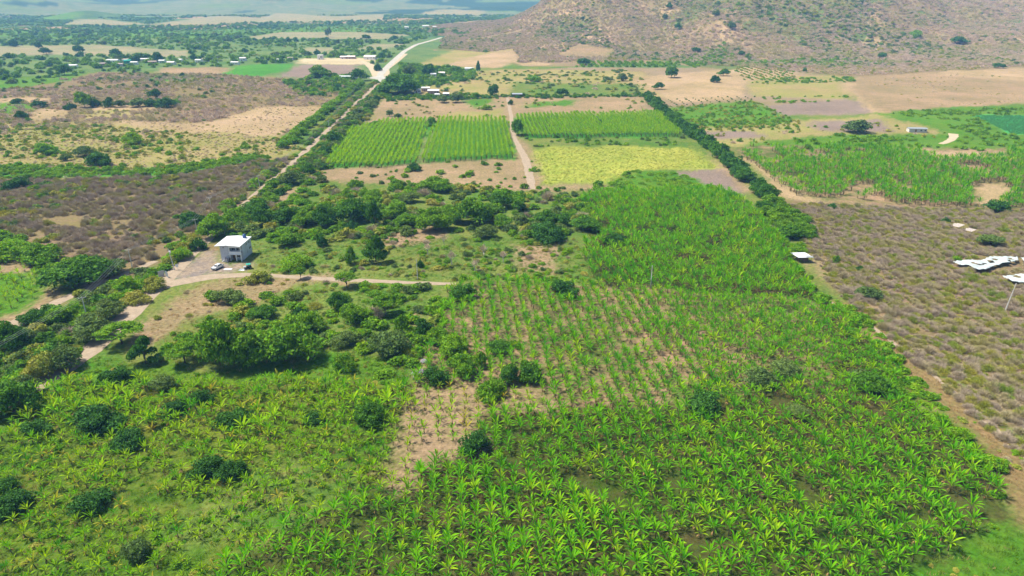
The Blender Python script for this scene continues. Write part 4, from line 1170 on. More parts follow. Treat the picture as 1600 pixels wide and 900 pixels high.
# ---- grasses and weeds
def tuft(seed, mat, n=26, hgt=0.5, spread=0.6, wid=0.035):
    r = np.random.default_rng(seed)
    b = np.stack([r.normal(0, spread * .5, n), r.normal(0, spread * .5, n), np.zeros(n)], 1)
    d = np.stack([r.normal(0, .35, n), r.normal(0, .35, n), np.ones(n)], 1); L = hgt * r.uniform(.5, 1.2, n)[:, None]
    s = np.stack([r.normal(0, 1, n), r.normal(0, 1, n), np.zeros(n)], 1); s /= np.linalg.norm(s, axis=1)[:, None]
    v = np.stack([b - s * wid, b + s * wid, b + d * L], 1).reshape(-1, 3)
    return mesh_np('tuft', v, np.arange(n * 3).reshape(n, 3), mat)
TUFT = [tuft(i, M['grass']) for i in range(3)]
DTUFT = [tuft(9 + i, M['drygrass']) for i in range(3)]
g1 = fill(LEFT + [[(60,615),(150,560),(330,580),(480,548),(630,560),(645,604),(450,596),(100,640)], [(1400,905),(1500,850),(1545,822),(1600,835),(1800,1000),(1400,1100)]], 0.55, warp=0, clear=False)
scatter('grass', 'short green grass under the scattered bananas at the left', 'grass', g1, TUFT * 3 + DTUFT[:1], (0.6, 1.6))
g2 = fill(MAIN + UPPER, 0.25, noise=nz(7, .46, 18), warp=0, clear=False)
scatter('weeds', 'weeds between the rows of the main banana field', 'weeds', g2, TUFT, (0.7, 1.4))
g3 = fill([[(1288,472),(1335,470),(1480,586),(1600,690),(1700,800),(1690,960),(1590,780),(1540,700),(1440,610),(1370,540)]], 0.5, clear=False)
scatter('dry_grass', 'dry orange grass on the verge right of the bananas', 'grass', g3, DTUFT, (0.6, 1.2))
g4 = fill([[(196,535),(290,450),(350,438),(420,431),(500,432),(560,448),(480,470),(350,480),(290,500),(230,540)], [(290,500),(400,470),(300,560),(230,540)]], 0.35, clear=False)
scatter('dry_grass', 'dry pinkish grass on the slope below the gravel yard', 'grass', g4, DTUFT, (0.5, 1.1))

# ---- scrub, thickets and woods
def cm(k, n, leaf, seed):
    kinds = {'r': ('dome', 'dark'), 'v': ('dome', 'mid'), 'g': ('dome', 'bright'), 'm': ('dome', 'grey'), 'o': ('dome', 'olive'), 'B': ('big', 'dark'), 'b': ('big', 'mid')}
    return crown(kinds[k][0], n, leaf, seed, M[kinds[k][1]])
BUSH = {k: [cm(k, 1100, 0.11, 900 + ord(k) + 3 * i) for i in range(2)] for k in 'rvgmoBb'}
FARB = {k: [cm(k, 240, 0.19, 1200 + ord(k) + 3 * i) for i in range(2)] for k in 'rvgmoBb'}
TW = [twigs(700, 61 + i, M['twig'], wid=0.013) for i in range(3)]
TWF = [twigs(170, 71 + i, M['twig_pale'], wid=0.035, length=.4) for i in range(3)]
OT = [twigs(620, 81 + i, M['olive'], wid=0.018, length=.3) for i in range(3)]
OTF = [twigs(170, 91 + i, M['olive'], wid=0.045, length=.3) for i in range(2)]
RIGHT_SCRUB = [(1225,318),(1400,324),(1560,330),(1900,330),(2700,900),(1720,820),(1566,690),(1500,635),(1455,590),(1405,545),(1358,500),(1332,474),(1295,440),(1265,395)]
HOLES = [[(1482,412),(1550,398),(1600,402),(1600,420),(1535,430)], [(1556,436),(1600,424),(1700,430),(1700,452),(1590,450)], [(1238,398),(1270,398),(1275,412),(1240,414)], [(1488,348),(1514,348),(1514,360),(1488,360)], [(1512,358),(1530,358),(1530,368),(1512,368)]]
p = fill([RIGHT_SCRUB], 0.60, avoid=HOLES)
scatter('dry_scrub', 'leafless brown scrub with ochre tips covering the right side', 'scrub', p, TW * 5 + OT * 3, (0.7, 2.0), (0.7, 1.25))
LS = [(-250,281),(100,280),(280,275),(400,252),(462,246),(400,292),(300,372),(215,432),(140,425),(60,380),(-250,345)]
p = fill([LS], 0.22, noise=nz(30, .26, 40))
scatter('dry_scrub', 'brown leafless scrub left of the dirt road', 'scrub', p, TW * 2 + OT[:1] , (1.1, 2.7), (0.7, 1.2))
p = fill([LS], 0.05, noise=nz(26, .56, 41))
scatter('green_scrub', 'olive and green patches in the brown scrub left of the dirt road', 'scrub', p, BUSH['o'] + BUSH['v'] + OT[:2] + BUSH['m'], (1.6, 3.2), (0.7, 1.1))
UL = [(-250,165),(60,132),(150,114),(330,116),(470,126),(560,128),(545,150),(500,180),(440,212),(300,203),(240,208),(165,203),(-250,202)]
AV1 = [q for k_, q in PAINT if k_ in ('sand',) and min(a_[0] for a_ in q) < 500]
p = fill([UL], 0.045, avoid=AV1, noise=nz(60, .34, 42))
scatter('dry_scrub', 'greyish leafless scrub of the upper left fields', 'scrub', p, TWF * 2 + OTF[:1], (1.2, 3.4), (0.7, 1.2))
p = fill([UL], 0.006, avoid=AV1, noise=nz(60, .50, 43))
scatter('green_scrub', 'green bushes dotted over the upper left scrub', 'scrub', p, FARB['v'] + FARB['o'] + FARB['m'], (1.6, 4.0), (0.6, 1.0))
OL = [(-250,196),(165,196),(300,210),(430,214),(470,232),(400,254),(300,268),(100,276),(-250,278)]
p = fill([OL], 0.06, noise=nz(25, .38, 44))
scatter('green_scrub', 'low olive bushes of the meadow left of the road', 'scrub', p, FARB['o'] * 2 + FARB['v'] + FARB['g'] + OTF + TWF[:1], (0.6, 2.6), (0.6, 1.1))
p = fill([OL], 0.20, clear=False); scatter('dry_scrub', 'low dry tussocks and straw of the meadow left of the road', 'scrub', p, TWF + OTF * 2, (0.4, 1.3), (0.4, .9))
p = fill([[(-100,158),(92,153),(300,190),(420,165),(520,167),(480,192),(425,214),(300,216),(165,203),(60,190),(-100,200)]], 0.05, noise=nz(30, .42, 63), clear=False); scatter('dry_scrub', 'sparse straw tussocks on the sandy ground left of the road', 'scrub', p, TWF + OTF, (0.5, 1.6), (0.4, .9))
GB = [[(-250,262),(60,259),(180,267),(270,262),(400,241),(420,247),(280,273),(100,279),(-250,279)], [(-250,205),(-250,200),(300,216),(300,220)]]
p = fill(GB[:1], 0.09)
scatter('green_scrub', 'bright green hedge band across the left meadow', 'scrub', p, BUSH['g'] * 2 + BUSH['v'], (1.8, 3.6), (.6, 1))
T1 = [(-160,610),(-60,570),(0,532),(60,498),(105,470),(150,452),(195,440),(242,414),(252,430),(244,440),(190,484),(142,536),(90,577),(52,598),(-60,654),(-160,720)]
p = fill([T1], 0.13)
scatter('thicket', 'green and olive thicket between the dirt road and the side track', 'thicket', p, BUSH['v'] * 2 + BUSH['m'] * 2 + BUSH['g'] + BUSH['o'] + OT[:1] + BUSH['r'] + TW[:1], (1.8, 4.0), (.6, 1.0))
T2 = [(226,424),(260,396),(310,366),(345,330),(400,286),(455,248),(505,196),(555,150),(585,126),(588,130),(556,158),(515,196),(468,240),(436,268),(396,300),(340,352),(298,392),(262,424)]
p = fill([T2], 0.12)
scatter('thicket', 'green thicket along the left side of the dirt road', 'thicket', p, BUSH['v'] * 2 + BUSH['g'] + BUSH['m'] + BUSH['o'] + OT[:1] + TW[:1], (1.8, 4.2), (.6, 1.0))
T3 = [(352,356),(404,308),(446,276),(476,247),(524,200),(566,160),(594,134),(606,134),(570,190),(535,215),(505,262),(480,300),(440,326),(405,350),(402,372),(360,372)]
p = fill([T3], 0.11, avoid=[[(425,322),(440,300),(470,292),(480,300),(450,318)]])
scatter('thicket', 'green thicket along the right side of the dirt road', 'thicket', p, BUSH['v'] * 2 + BUSH['m'] + BUSH['o'] + BUSH['r'] + TW[:1], (1.8, 4.0), (.6, 1.0))
T4 = [(-250,352),(0,368),(60,388),(130,420),(150,440),(110,448),(60,425),(20,402),(-250,395)]
p = fill([T4], 0.08)
scatter('thicket', 'green thicket above the pinkish plot at the left edge', 'thicket', p, BUSH['g'] + BUSH['v'] * 2, (2, 4), (.6, 1))
T5 = [(405,345),(470,300),(560,290),(640,285),(800,300),(905,305),(925,345),(900,370),(800,372),(690,362),(600,382),(500,378),(420,380)]
p = fill([T5], 0.065, noise=nz(16, .34, 45))
scatter('thicket', 'mixed green undergrowth around the groves in the centre', 'thicket', p, BUSH['v'] * 2 + BUSH['b'] + BUSH['m'] + BUSH['o'] + BUSH['g'] + TW[:1], (1.5, 4.0), (.6, 1.1))
T6 = [(395,380),(500,375),(560,362),(700,372),(900,372),(930,448),(760,438),(700,440),(560,434),(430,424),(400,416)]
p = fill([T6], 0.095, noise=nz(9, .40, 46))
scatter('undergrowth', 'low weedy bushes of the abandoned orchard in the centre', 'undergrowth', p, BUSH['v'] + BUSH['g'] * 2 + BUSH['o'] * 2 + BUSH['m'] + OT[:2] + TW[:1], (.8, 2.0), (.5, 1.1))
p = fill([T6], 0.4, clear=False); scatter('grass', 'rough grass of the abandoned orchard in the centre', 'grass', p, TUFT * 2 + DTUFT[:1], (.7, 1.5))
T7 = [(300,500),(480,448),(700,448),(700,520),(650,600),(500,545),(300,575),(250,545),(285,505)]
p = fill([[(210,530),(290,455),(350,440),(420,431),(500,432),(560,448),(480,470),(350,480),(300,560),(240,540)]], 0.03, noise=nz(9, .44, 62)); scatter('dry_scrub', 'thin brown and olive scrub on the slope below the yard', 'scrub', p, TW + OT[:2] + BUSH['o'] + BUSH['v'], (.7, 2.0), (.6, 1))
p = fill([T7], 0.11, noise=nz(8, .42, 47), avoid=GAPS)
scatter('undergrowth', 'weedy bushes between the trees below the farm track', 'undergrowth', p, BUSH['v'] * 3 + BUSH['g'] * 2 + BUSH['o'] + BUSH['m'] + OT[:1], (1, 3.2), (.5, 1))
p = fill([T7], 0.4, clear=False, avoid=GAPS); scatter('grass', 'rough grass between the trees below the farm track', 'grass', p, TUFT * 2 + DTUFT[:1], (.7, 1.5))
p = fill(LEFT + [[(1400,905),(1500,850),(1545,822),(1600,835),(1800,1000),(1400,1100)], [(60,615),(150,560),(330,580),(480,548),(630,560),(645,604),(450,596),(100,640)]], 0.16, noise=nz(9, .40, 60)); scatter('weeds', 'low leafy weeds in the lower left plot', 'weeds', p, BUSH['g'] * 2 + BUSH['v'] + BUSH['o'], (.35, 1.1), (.5, .9))
p = fill([[(1288,472),(1335,470),(1480,586),(1600,690),(1700,800),(1690,960),(1590,780),(1540,700),(1440,610),(1370,540)]], 0.06, noise=nz(7, .45, 61)); scatter('weeds', 'low green and olive weeds on the dry verge at the right', 'weeds', p, BUSH['g'] + BUSH['o'] + OT[:1] + TW[:1], (.4, 1.3), (.5, .9))
T8 = [[(1195,318),(1230,330),(1262,385),(1245,400),(1275,440),(1302,474),(1276,476),(1240,420),(1212,370),(1180,330)], [(1282,478),(1326,474),(1356,502),(1400,556),(1446,612),(1508,690),(1560,755),(1572,790),(1548,775),(1515,725),(1474,680),(1415,625),(1362,560),(1322,515)]]
p = fill(T8, 0.20)
scatter('vines', 'bright green vines along the right boundary of the banana field', 'vines', p, BUSH['g'] + BUSH['v'] * 2, (1.0, 2.5), (.5, .95))
T9 = [(905,312),(925,298),(985,268),(1050,268),(1085,280),(1135,302),(1165,310),(1150,318),(1000,306)]
p = fill([T9], 0.07)
scatter('vines', 'bright green creepers below the yellow field', 'vines', p, FARB['g'] * 3 + FARB['v'], (1.4, 3), (.35, .7))
T10 = [(478,282),(508,262),(655,256),(802,247),(836,245),(850,290),(955,290),(955,300),(830,300),(700,292)]
p = fill([T10], 0.010)
scatter('undergrowth', 'low green tufts dotted on the tan strip below the crop blocks', 'undergrowth', p, FARB['v'] * 2 + FARB['g'] + FARB['m'], (1, 3), (.6, 1.0))
YF = [(830,238),(870,230),(1075,233),(1122,262),(985,266),(988,282),(852,288)]
ytuft = mat_leaf('ripe_grass_blade', (0.34, 0.38, 0.09), (0.42, 0.41, 0.13), (0.20, 0.33, 0.06), transl=0.1, isl=0.3, clump=0.05)
p = fill([[(1524,181),(1900,179),(1900,221),(1580,209)]], 0.45, warp=0); scatter('green_crop', 'even bluish green crop at the far right edge', 'crop', p, [crown('dome', 160, .2, 1900, mat_leaf('leaf_teal', (.085, .29, .10), (.10, .33, .12)))], (.8, 1.4), (.5, .8))
p = fill([YF], 0.35, clear=False, warp=0); scatter('ripe_grass', 'ripening yellow grass in the field at the centre', 'grass', p, [tuft(30 + i, ytuft) for i in range(2)], (.8, 1.3))
# right middle distance
RM = [(1080,205),(1240,192),(1300,187),(1380,180),(1480,192),(1500,214),(1300,227),(1150,229),(1110,222)]
p = fill([RM], 0.010, noise=nz(40, .5, 48)); scatter('undergrowth', 'low bushes of the olive field at the right', 'undergrowth', p, FARB['v'] + FARB['o'] + TWF[:1], (1, 2.6), (.6, 1.1))
p = fill([[(1370,180),(1480,170),(1900,164),(1900,240),(1490,236),(1500,215),(1440,197)], [(1140,230),(1300,212),(1500,210),(1500,232),(1300,234)]], 0.035, noise=nz(24, .44, 49), avoid=[[(1522,180),(1900,178),(1900,222),(1580,210)], [(1410,198),(1452,198),(1500,222),(1480,228),(1450,214),(1410,212)]])
scatter('undergrowth', 'bright green low growth at the upper right', 'undergrowth', p, FARB['g'] * 2 + FARB['v'], (1.2, 3), (.6, 1.1))
p = fill([[(1035,168),(1180,158),(1240,185),(1235,198),(1070,205)]], 0.05, noise=nz(20, .35, 50)); scatter('green_crop', 'green crop right of the long hedgerow', 'crop', p, FARB['g'] + FARB['v'] * 2 + FARB['o'], (1, 2.2), (.6, 1.0))
p = fill([[(1120,188),(1245,186),(1250,203),(1110,206)]], 0, grid=(7, 7), jit=.6); scatter('orchard_rows', 'rows of small fruit trees right of the long hedgerow', 'orchard', p, FARB['g'] + FARB['o'], (1.4, 2.2), (.8, 1.1))
p = fill([[(900,105),(905,96),(1060,99),(1060,106)], [(1060,98),(1130,85),(1150,92),(1080,107)], [(1140,96),(1330,96),(1330,104),(1150,102)]], 0, grid=(9, 9), jit=1); scatter('orchard_rows', 'rows of bright trees at the foot of the bare hill', 'orchard', p, FARB['g'] * 2 + FARB['v'], (2.6, 4.2), (.8, 1.2))
p = fill([[(1145,102),(1195,98),(1240,112),(1240,125),(1160,125)]], 0, grid=(9, 8), jit=.6); scatter('orchard_rows', 'rows of small trees on the pale plot below the bare hill', 'orchard', p, FARB['o'] + FARB['g'], (1.4, 2.4), (.8, 1.1))
p = fill([[(1000,156),(1180,150),(1175,160),(1030,168)]], 0, grid=(8, 8), jit=.5); scatter('orchard_rows', 'thin saplings on the sandy plot by the hedgerow top', 'orchard', p, FARB['r'], (.7, 1.2), (.8, 1.4))
p = fill([[(640,118),(760,112),(1000,110),(1030,150),(800,154),(680,150)]], 0.010, noise=nz(30, .46, 51)); scatter('undergrowth', 'grey-green bushes between the farmstead and the hill', 'undergrowth', p, FARB['v'] + FARB['m'] + FARB['o'] + TWF[:1], (1.6, 3.6), (.5, .9))
p = fill([[(600,146),(640,150),(900,149),(1010,148),(1010,152),(900,153),(640,157),(600,160)]], 0.05); scatter('thicket', 'dark hedge along the far edge of the tan field', 'thicket', p, FARB['r'] + FARB['v'], (1.8, 3.6), (.7, 1))
p = fill([[(625,100),(700,106),(745,112),(735,128),(640,140),(622,120)]], 0.020); scatter('thicket', 'bright and dark trees around the farmstead by the hill foot', 'thicket', p, FARB['v'] + FARB['g'] + FARB['b'] + FARB['B'], (3, 5.5), (.8, 1.2))
p = fill([[(1180,150),(1320,150),(1335,156),(1220,163)], [(1160,124),(1330,120),(1340,128),(1180,132)]], 0.03, noise=nz(26, .4, 52)); scatter('thicket', 'green strips between the fields at the upper right', 'thicket', p, FARB['g'] + FARB['v'], (1.4, 3), (.5, .9))
p = fill([[(565,196),(600,150),(720,157),(790,150),(795,190),(660,192)], [(806,156),(1000,152),(1015,178),(820,182)]], 0.004); scatter('undergrowth', 'tufts dotted on the tan fields behind the crop blocks', 'undergrowth', p, FARB['v'] + FARB['o'] + TWF[:1], (1, 2.4), (.6, 1.0))
p = fill([[(800,216),(1065,214),(1108,230),(870,228),(830,234)]], 0.03, noise=nz(14, .45, 53)); scatter('undergrowth', 'green strip above the yellow field', 'undergrowth', p, FARB['v'] + FARB['g'] + FARB['m'], (1.2, 2.6), (.6, 1.1))
p = fill([[(440,128),(560,126),(560,133),(540,150),(470,150)], [(470,124),(500,116),(545,118),(560,128)]], 0.02); scatter('thicket', 'green bushes left of the road junction', 'thicket', p, FARB['v'] + FARB['g'] + FARB['B'], (3, 5.5), (.7, 1))

# ---- far woods of the plain, hillside scrub, mountain forest
HARD = [q for k_, q in PAINT if k_ in ('soil', 'farsoil', 'pale', 'plough', 'green', 'sand', 'scrubpale') and max(a_[1] for a_ in q) < 125]
WOOD = [(-400,24),(860,24),(800,45),(700,66),(640,80),(600,112),(560,96),(480,92),(440,100),(350,104),(240,106),(230,116),(150,112),(60,130),(-400,150)]
ROAD = [(596,126),(600,100),(640,66),(700,52),(720,58),(650,80),(620,110)]
def plain(x, y):
    u = x / y
    return (height(x, y) < 4) & (fbm(x / 130, y / 200, 54, 4) > .40)
p = fill([WOOD], 0.0034, avoid=HARD + [ROAD], noise=plain, ymax=3600, warp=0)
scatter('woodland', 'far-off woods and groves of the plain fading into haze', 'woodland', p, FARB['B'] * 2 + FARB['b'] * 3 + FARB['v'] * 2 + FARB['g'] * 2 + FARB['m'], (3.0, 7.5), (.7, 1.2))
p = fill([WOOD], 0.0030, avoid=HARD + [ROAD], noise=lambda x, y: (height(x, y) < 4) & (fbm(x / 130, y / 200, 54, 4) <= .45), ymax=2600, warp=0)
scatter('green_scrub', 'low green growth on the open ground of the plain', 'scrub', p, FARB['g'] * 2 + FARB['v'] + FARB['o'], (2, 4.5), (.6, 1.0))
def hillm(lo, hi, s_=90, seed=55):
    def f(x, y):
        u = x / y + 0.07 * (fbm(x / 90.0, y / 120.0, 111, 3) - 0.5)
        n = fbm(x / s_, y / s_, seed, 4)
        return (np.interp(u, HU, HA) > 3) & (y > np.interp(u, BU, BY) - 40) & (y < 2100) & (n > lo) & (n < hi) & (y > 900)
    return f
def hill_pts(dens, msk, ymx=2100):
    n = int(1900 * (ymx - 900) * dens)
    x = rng.uniform(-300, 1600, n); y = rng.uniform(900, ymx, n)
    m = (np.abs(x / y) < .8) & msk(x, y); x, y = x[m], y[m]
    z = height(x, y)
    hx, hy = proj(x, y, z)
    m = (hy > -60) & (hx < 1720)
    for k_, q in PAINT_HILL[:1] + [PAINT_HILL[3]]: m &= ~inpoly(hx, hy, q)
    return np.stack([x, y, z - .1], 1)[m]
p = hill_pts(0.045, hillm(.30, 1)); scatter('dry_scrub', 'grey leafless woodland on the bare hillside', 'scrub', p, TWF * 3 + OTF[:1], (1.6, 4.6), (.7, 1.2))
p = hill_pts(0.013, lambda x, y: hillm(.30, 1, 60, 56)(x, y) & (ridge(x, y) < 0.56)); scatter('green_scrub', 'green bushes filling the gullies of the bare hillside', 'scrub', p, FARB['o'] * 2 + FARB['v'] + FARB['m'] * 2, (2, 5.5), (.5, .9))
p = hill_pts(0.006, hillm(.52, 1, 60, 56)); scatter('green_scrub', 'olive and green bushes dotted on the bare hillside', 'scrub', p, FARB['o'] * 3 + FARB['v'] + FARB['m'] * 2, (2, 4.6), (.5, .9))
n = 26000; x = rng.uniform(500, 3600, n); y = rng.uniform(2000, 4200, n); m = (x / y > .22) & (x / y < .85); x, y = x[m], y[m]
scatter('woodland', 'forest on the mountain behind the hill, darkened in colour for cloud shade', 'woodland', np.stack([x, y, height(x, y) - .2], 1), FARB['B'] + FARB['r'], (6, 12), (.6, 1))  # dark leaf colours stand in for the cloud shade over this slope

p = fill([[(1130,90),(1330,90),(1720,88),(1720,103),(1600,103),(1470,111),(1340,119),(1240,112),(1130,100)]], 0.05, noise=nz(30, .34, 64)); scatter('dry_scrub', 'brown scrub on the low rise under the bare hill', 'scrub', p, TWF * 2 + OTF, (1.2, 3.4), (.6, 1.0))
p = fill([[(1340,150),(1480,166),(1600,160),(1800,160),(1800,112),(1500,116),(1345,124)]], 0.006, noise=nz(60, .48, 65)); scatter('undergrowth', 'thin tufts in lines on the pale ploughed slope at the far right', 'undergrowth', p, TWF + OTF, (.8, 2.2), (.4, .8))
# ------------------------------------------------------------------ haze
def haze_box():
    mb = MB(); mb.box(-18500, 18500, -400, 13400, -2, 330)
    m = bpy.data.materials.new('haze_air'); m.use_nodes = True
    nt = m.node_tree; nt.nodes.remove(nt.nodes['Principled BSDF'])
    v = nt.nodes.new('ShaderNodeVolumePrincipled')
    v.inputs['Color'].default_value = (0.20, 0.48, 1.0, 1); v.inputs['Density'].default_value = 0.00018
    v.inputs['Absorption Color'].default_value = (1, 1, 1, 1)
    v.inputs['Anisotropy'].default_value = 0.0
    nt.links.new(v.outputs[0], nt.nodes['Material Output'].inputs['Volume'])
    tag(mb.build('haze', m), 'pale blue haze over the whole valley', kind='stuff')
haze_box()

# ------------------------------------------------------------------ house and yard
def part_box(name, mat, parent, *b, label=None):
    mb = MB(); mb.box(*b); o = mb.build(name, mat, parent)
    if label: o['label'] = label
    return o

def window(parent, side, a0, a1, z0, z1, face, mat='glass'):
    """window on a wall. side 'y' = front wall facing -Y at y=face, 'x' = right wall facing +X at x=face"""
    f = MB(); t = 0.07
    def bx(mb, u0, u1, w0, w1, d0, d1):
        if side == 'y': mb.box(u0, u1, face - d1, face - d0, w0, w1)
        else: mb.box(face + d0, face + d1, u0, u1, w0, w1)
    for q in ((a0, a0 + t, z0, z1), (a1 - t, a1, z0, z1), (a0 + t, a1 - t, z0, z0 + t), (a0 + t, a1 - t, z1 - t, z1), ((a0 + a1) / 2 - .03, (a0 + a1) / 2 + .03, z0 + t, z1 - t)):
        bx(f, *q, 0.0, 0.06)
    w = f.build('window', M['white'], parent)
    g = MB(); bx(g, a0 + t, (a0 + a1) / 2 - .03, z0 + t, z1 - t, 0.005, 0.02); bx(g, (a0 + a1) / 2 + .03, a1 - t, z0 + t, z1 - t, 0.005, 0.02)
    g.build('pane', M[mat], w)
    s = MB(); bx(s, a0 - .06, a1 + .06, z0 - .09, z0 - .01, 0.0, 0.14); s.build('sill', M['concrete'], w)
    return w

def house():
    a = G(346.7, 407.8); b = G(379.2, 407.8)
    W = (b - a).length; D = 9.0; Hh = 5.5
    root = empty('house', a, math.atan2(b.y - a.y, b.x - a.x) + R(-3))
    tag(root, 'two-storey grey house under a pale flat sheet roof beside the gravel yard', 'house')
    w1 = W * 0.42
    mb = MB(); mb.box(0, w1, 0, D, 0, Hh); mb.box(w1, W, 1.5, D, 0, Hh); mb.box(w1, W, 0.0, 1.5, 2.55, 2.8)
    mb.build('wall', M['render_grey'], root)
    # porch and balcony on the right of the front
    mb = MB()
    for x in (w1 + .01, w1 + (W - w1) * .5, W - .34): mb.box(x, x + .30, 0.02, .32, 0, 2.55)
    for x in (w1 + .01, W - .26): mb.box(x, x + .22, 0.02, .24, 2.8, Hh - .02)
    mb.build('pillar', M['white'], root)['kind'] = 'stuff'
    mb = MB(); mb.box(w1 + .02, W + .03, -.06, .0, 2.4, 3.55); mb.box(w1 - .2, W + .08, -.3, -.06, 2.42, 2.62); mb.build('balcony', M['white'], root)
    mb = MB(); mb.box(w1 + .02, W - .02, -.04, 0.0, 4.95, Hh - .03); mb.build('lintel', M['white'], root)
    window(root, 'y', w1 + .35, w1 + 1.6, 3.4, 4.9, 1.5); window(root, 'y', w1 + 1.95, w1 + 3.6, 3.4, 4.9, 1.5)
    d = part_box('door', M['wood'], root, w1 + .4, w1 + 1.4, 1.44, 1.498, 0, 2.15)
    part_box('handle', M['steel'], d, w1 + 1.26, w1 + 1.3, 1.38, 1.44, 1.0, 1.15)
    window(root, 'y', w1 + 1.9, w1 + 3.3, .9, 2.1, 1.5)
    for y0, y1, z0, z1 in ((.6, 1.4, 4.1, 5.0), (4.6, 5.5, 4.1, 5.1), (6.6, 7.7, 4.1, 5.1), (6.6, 8.2, 1.9, 3.0), (4.9, 5.6, 1.2, 2.6)):
        window(root, 'x', y0, y1, z0, z1, W)
    window(root, 'y', .9, 1.6, 4.6, 5.2, 0.0)
    # stair against the left front wall
    st = MB()
    for i in range(7): st.box(.5 + .28 * i, .5 + .28 * (i + 1), -1.1, -.02, 0, .18 * (i + 1))
    st.build('stair', M['concrete'], root)
    # roof sheet, slightly folded, overhanging left and right
    L = -1.5; Rr = W + .25; F0 = -.75; B0 = D + .6; zz = Hh + .02
    mb = MB(); th = .12
    xs = [L, W * .36, Rr]; zl = [zz + .03, zz + .34, zz]; 
    top = [(x, y, z + th + (0.12 if y > 1 else 0)) for y in (F0, B0) for x, z in zip(xs, zl)]
    bot = [(x, y, z - .0 + (0.12 if y > 1 else 0)) for y in (F0, B0) for x, z in zip(xs, zl)]
    mb.poly(top + bot, [(0, 1, 4, 3), (1, 2, 5, 4), (9, 10, 7, 6), (10, 11, 8, 7), (0, 6, 7, 1), (1, 7, 8, 2), (3, 4, 10, 9), (4, 5, 11, 10), (0, 3, 9, 6), (2, 8, 11, 5)])
    rf = mb.build('roof', M['roof'], root)
    mb = MB()
    for i in range(1, 16):
        t = i / 16; x = L + (Rr - L) * t
        z = np.interp(x, xs, zl) + th
        mb.box(x - .02, x + .02, F0 + .02, B0 - .02, z + .002, z + .03)
    # a shallow fill under the fold
    mb.build('roof_rib', M['roof'], rf)['kind'] = 'stuff'
    g = MB(); g.poly([(0, -.0, zz - .02), (W, -.0, zz - .02), (W * .36, 0.0, zz + .33), (0, D, zz - .02), (W, D, zz - .02), (W * .36, D, zz + .4)], [(0, 1, 2), (5, 4, 3), (0, 2, 5, 3), (1, 4, 5, 2)])
    g.build('gable', M['render_grey'], root)
    # water tank on the roof
    R_ = root.matrix_basis.to_3x3() if False else Matrix.Rotation(root.rotation_euler.z, 3, 'Z')
    tp = a + R_ @ Vector((W * .78, D - 1.1, 0)); tp.z = Hh + .42
    tk = empty('water_tank', tp); tag(tk, 'blue round water tank standing on the back of the pale roof', 'water tank')
    mb = MB(); mb.tube((0, 0, 0), (0, 0, 1.0), .62, .62, 18); mb.tube((0, 0, 1.0), (0, 0, 1.28), .62, .28, 18); mb.build('tank_body', M['tank'], tk, True)
    mb = MB(); mb.tube((0, 0, 1.28), (0, 0, 1.38), .25, .25, 14); mb.build('lid', M['tank'], tk)
    mb = MB(); mb.box(-.75, .75, -.75, .75, -.25, -.0); mb.build('plinth', M['concrete'], tk)
    return root
house()

def car(p, rz):
    root = empty('car', p, rz); tag(root, 'small pale car with dark windows parked on the yard before the house', 'car')
    prof = [(-2.05, .35), (-2.1, .75), (-1.95, .95), (-1.0, 1.02), (1.7, 1.05), (2.05, .9), (2.1, .4)]
    def loft(prof, w0, w1, zmid, name, mat, parent):
        mb = MB(); n = len(prof)
        pts = [(x, -w0 if z < zmid else -w1, z) for x, z in prof] + [(x, w0 if z < zmid else w1, z) for x, z in prof]
        fs = [tuple(range(n)), tuple(range(2 * n - 1, n - 1, -1))] + [(i, n + i, n + (i + 1) % n, (i + 1) % n) for i in range(n)]
        mb.poly(pts, fs); return mb.build(name, mat, parent)
    loft(prof, .84, .80, .8, 'body', M['silver'], root)
    loft([(-1.05, 1.02), (-.45, 1.46), (.95, 1.5), (1.55, 1.05)], .74, .62, 1.2, 'cabin', M['silver'], root)
    for s in (-1, 1):
        mb = MB(); mb.poly([(-.85, s * .755, 1.08), (1.35, s * .755, 1.08), (.9, s * .66, 1.42), (-.42, s * .66, 1.40)], [(0, 1, 2, 3) if s < 0 else (3, 2, 1, 0)]); mb.build('side_window', M['glass'], root)
    mb = MB(); mb.poly([(-1.07, -.66, 1.06), (-1.07, .66, 1.06), (-.52, .58, 1.44), (-.52, -.58, 1.44)], [(3, 2, 1, 0)]); mb.build('windscreen', M['glass'], root)
    mb = MB(); mb.poly([(1.57, -.64, 1.09), (1.57, .64, 1.09), (1.02, .58, 1.47), (1.02, -.58, 1.47)], [(0, 1, 2, 3)]); mb.build('rear_window', M['glass'], root)
    for x in (-1.3, 1.3):
        for s in (-1, 1):
            w = MB(); w.tube((x, s * .68, .31), (x, s * .87, .31), .31, .31, 16); wo = w.build('wheel', M['black'], root, True)
            q = MB(); q.tube((x, s * .87, .31), (x, s * .885, .31), .18, .17, 12); q.build('rim', M['steel'], wo)
    for s in (-1, 1):
        part_box('headlight', M['glass'], root, -2.12, -2.04, s * .6 - .16, s * .6 + .16, .66, .82)
        part_box('tail_light', M['rust'], root, 2.05, 2.12, s * .65 - .1, s * .65 + .1, .6, .85)
    part_box('bumper', M['black'], root, -2.16, -2.06, -.82, .82, .3, .48)
car(G(340.5, 419.5) + Vector((0, 0, .03)), R(68))

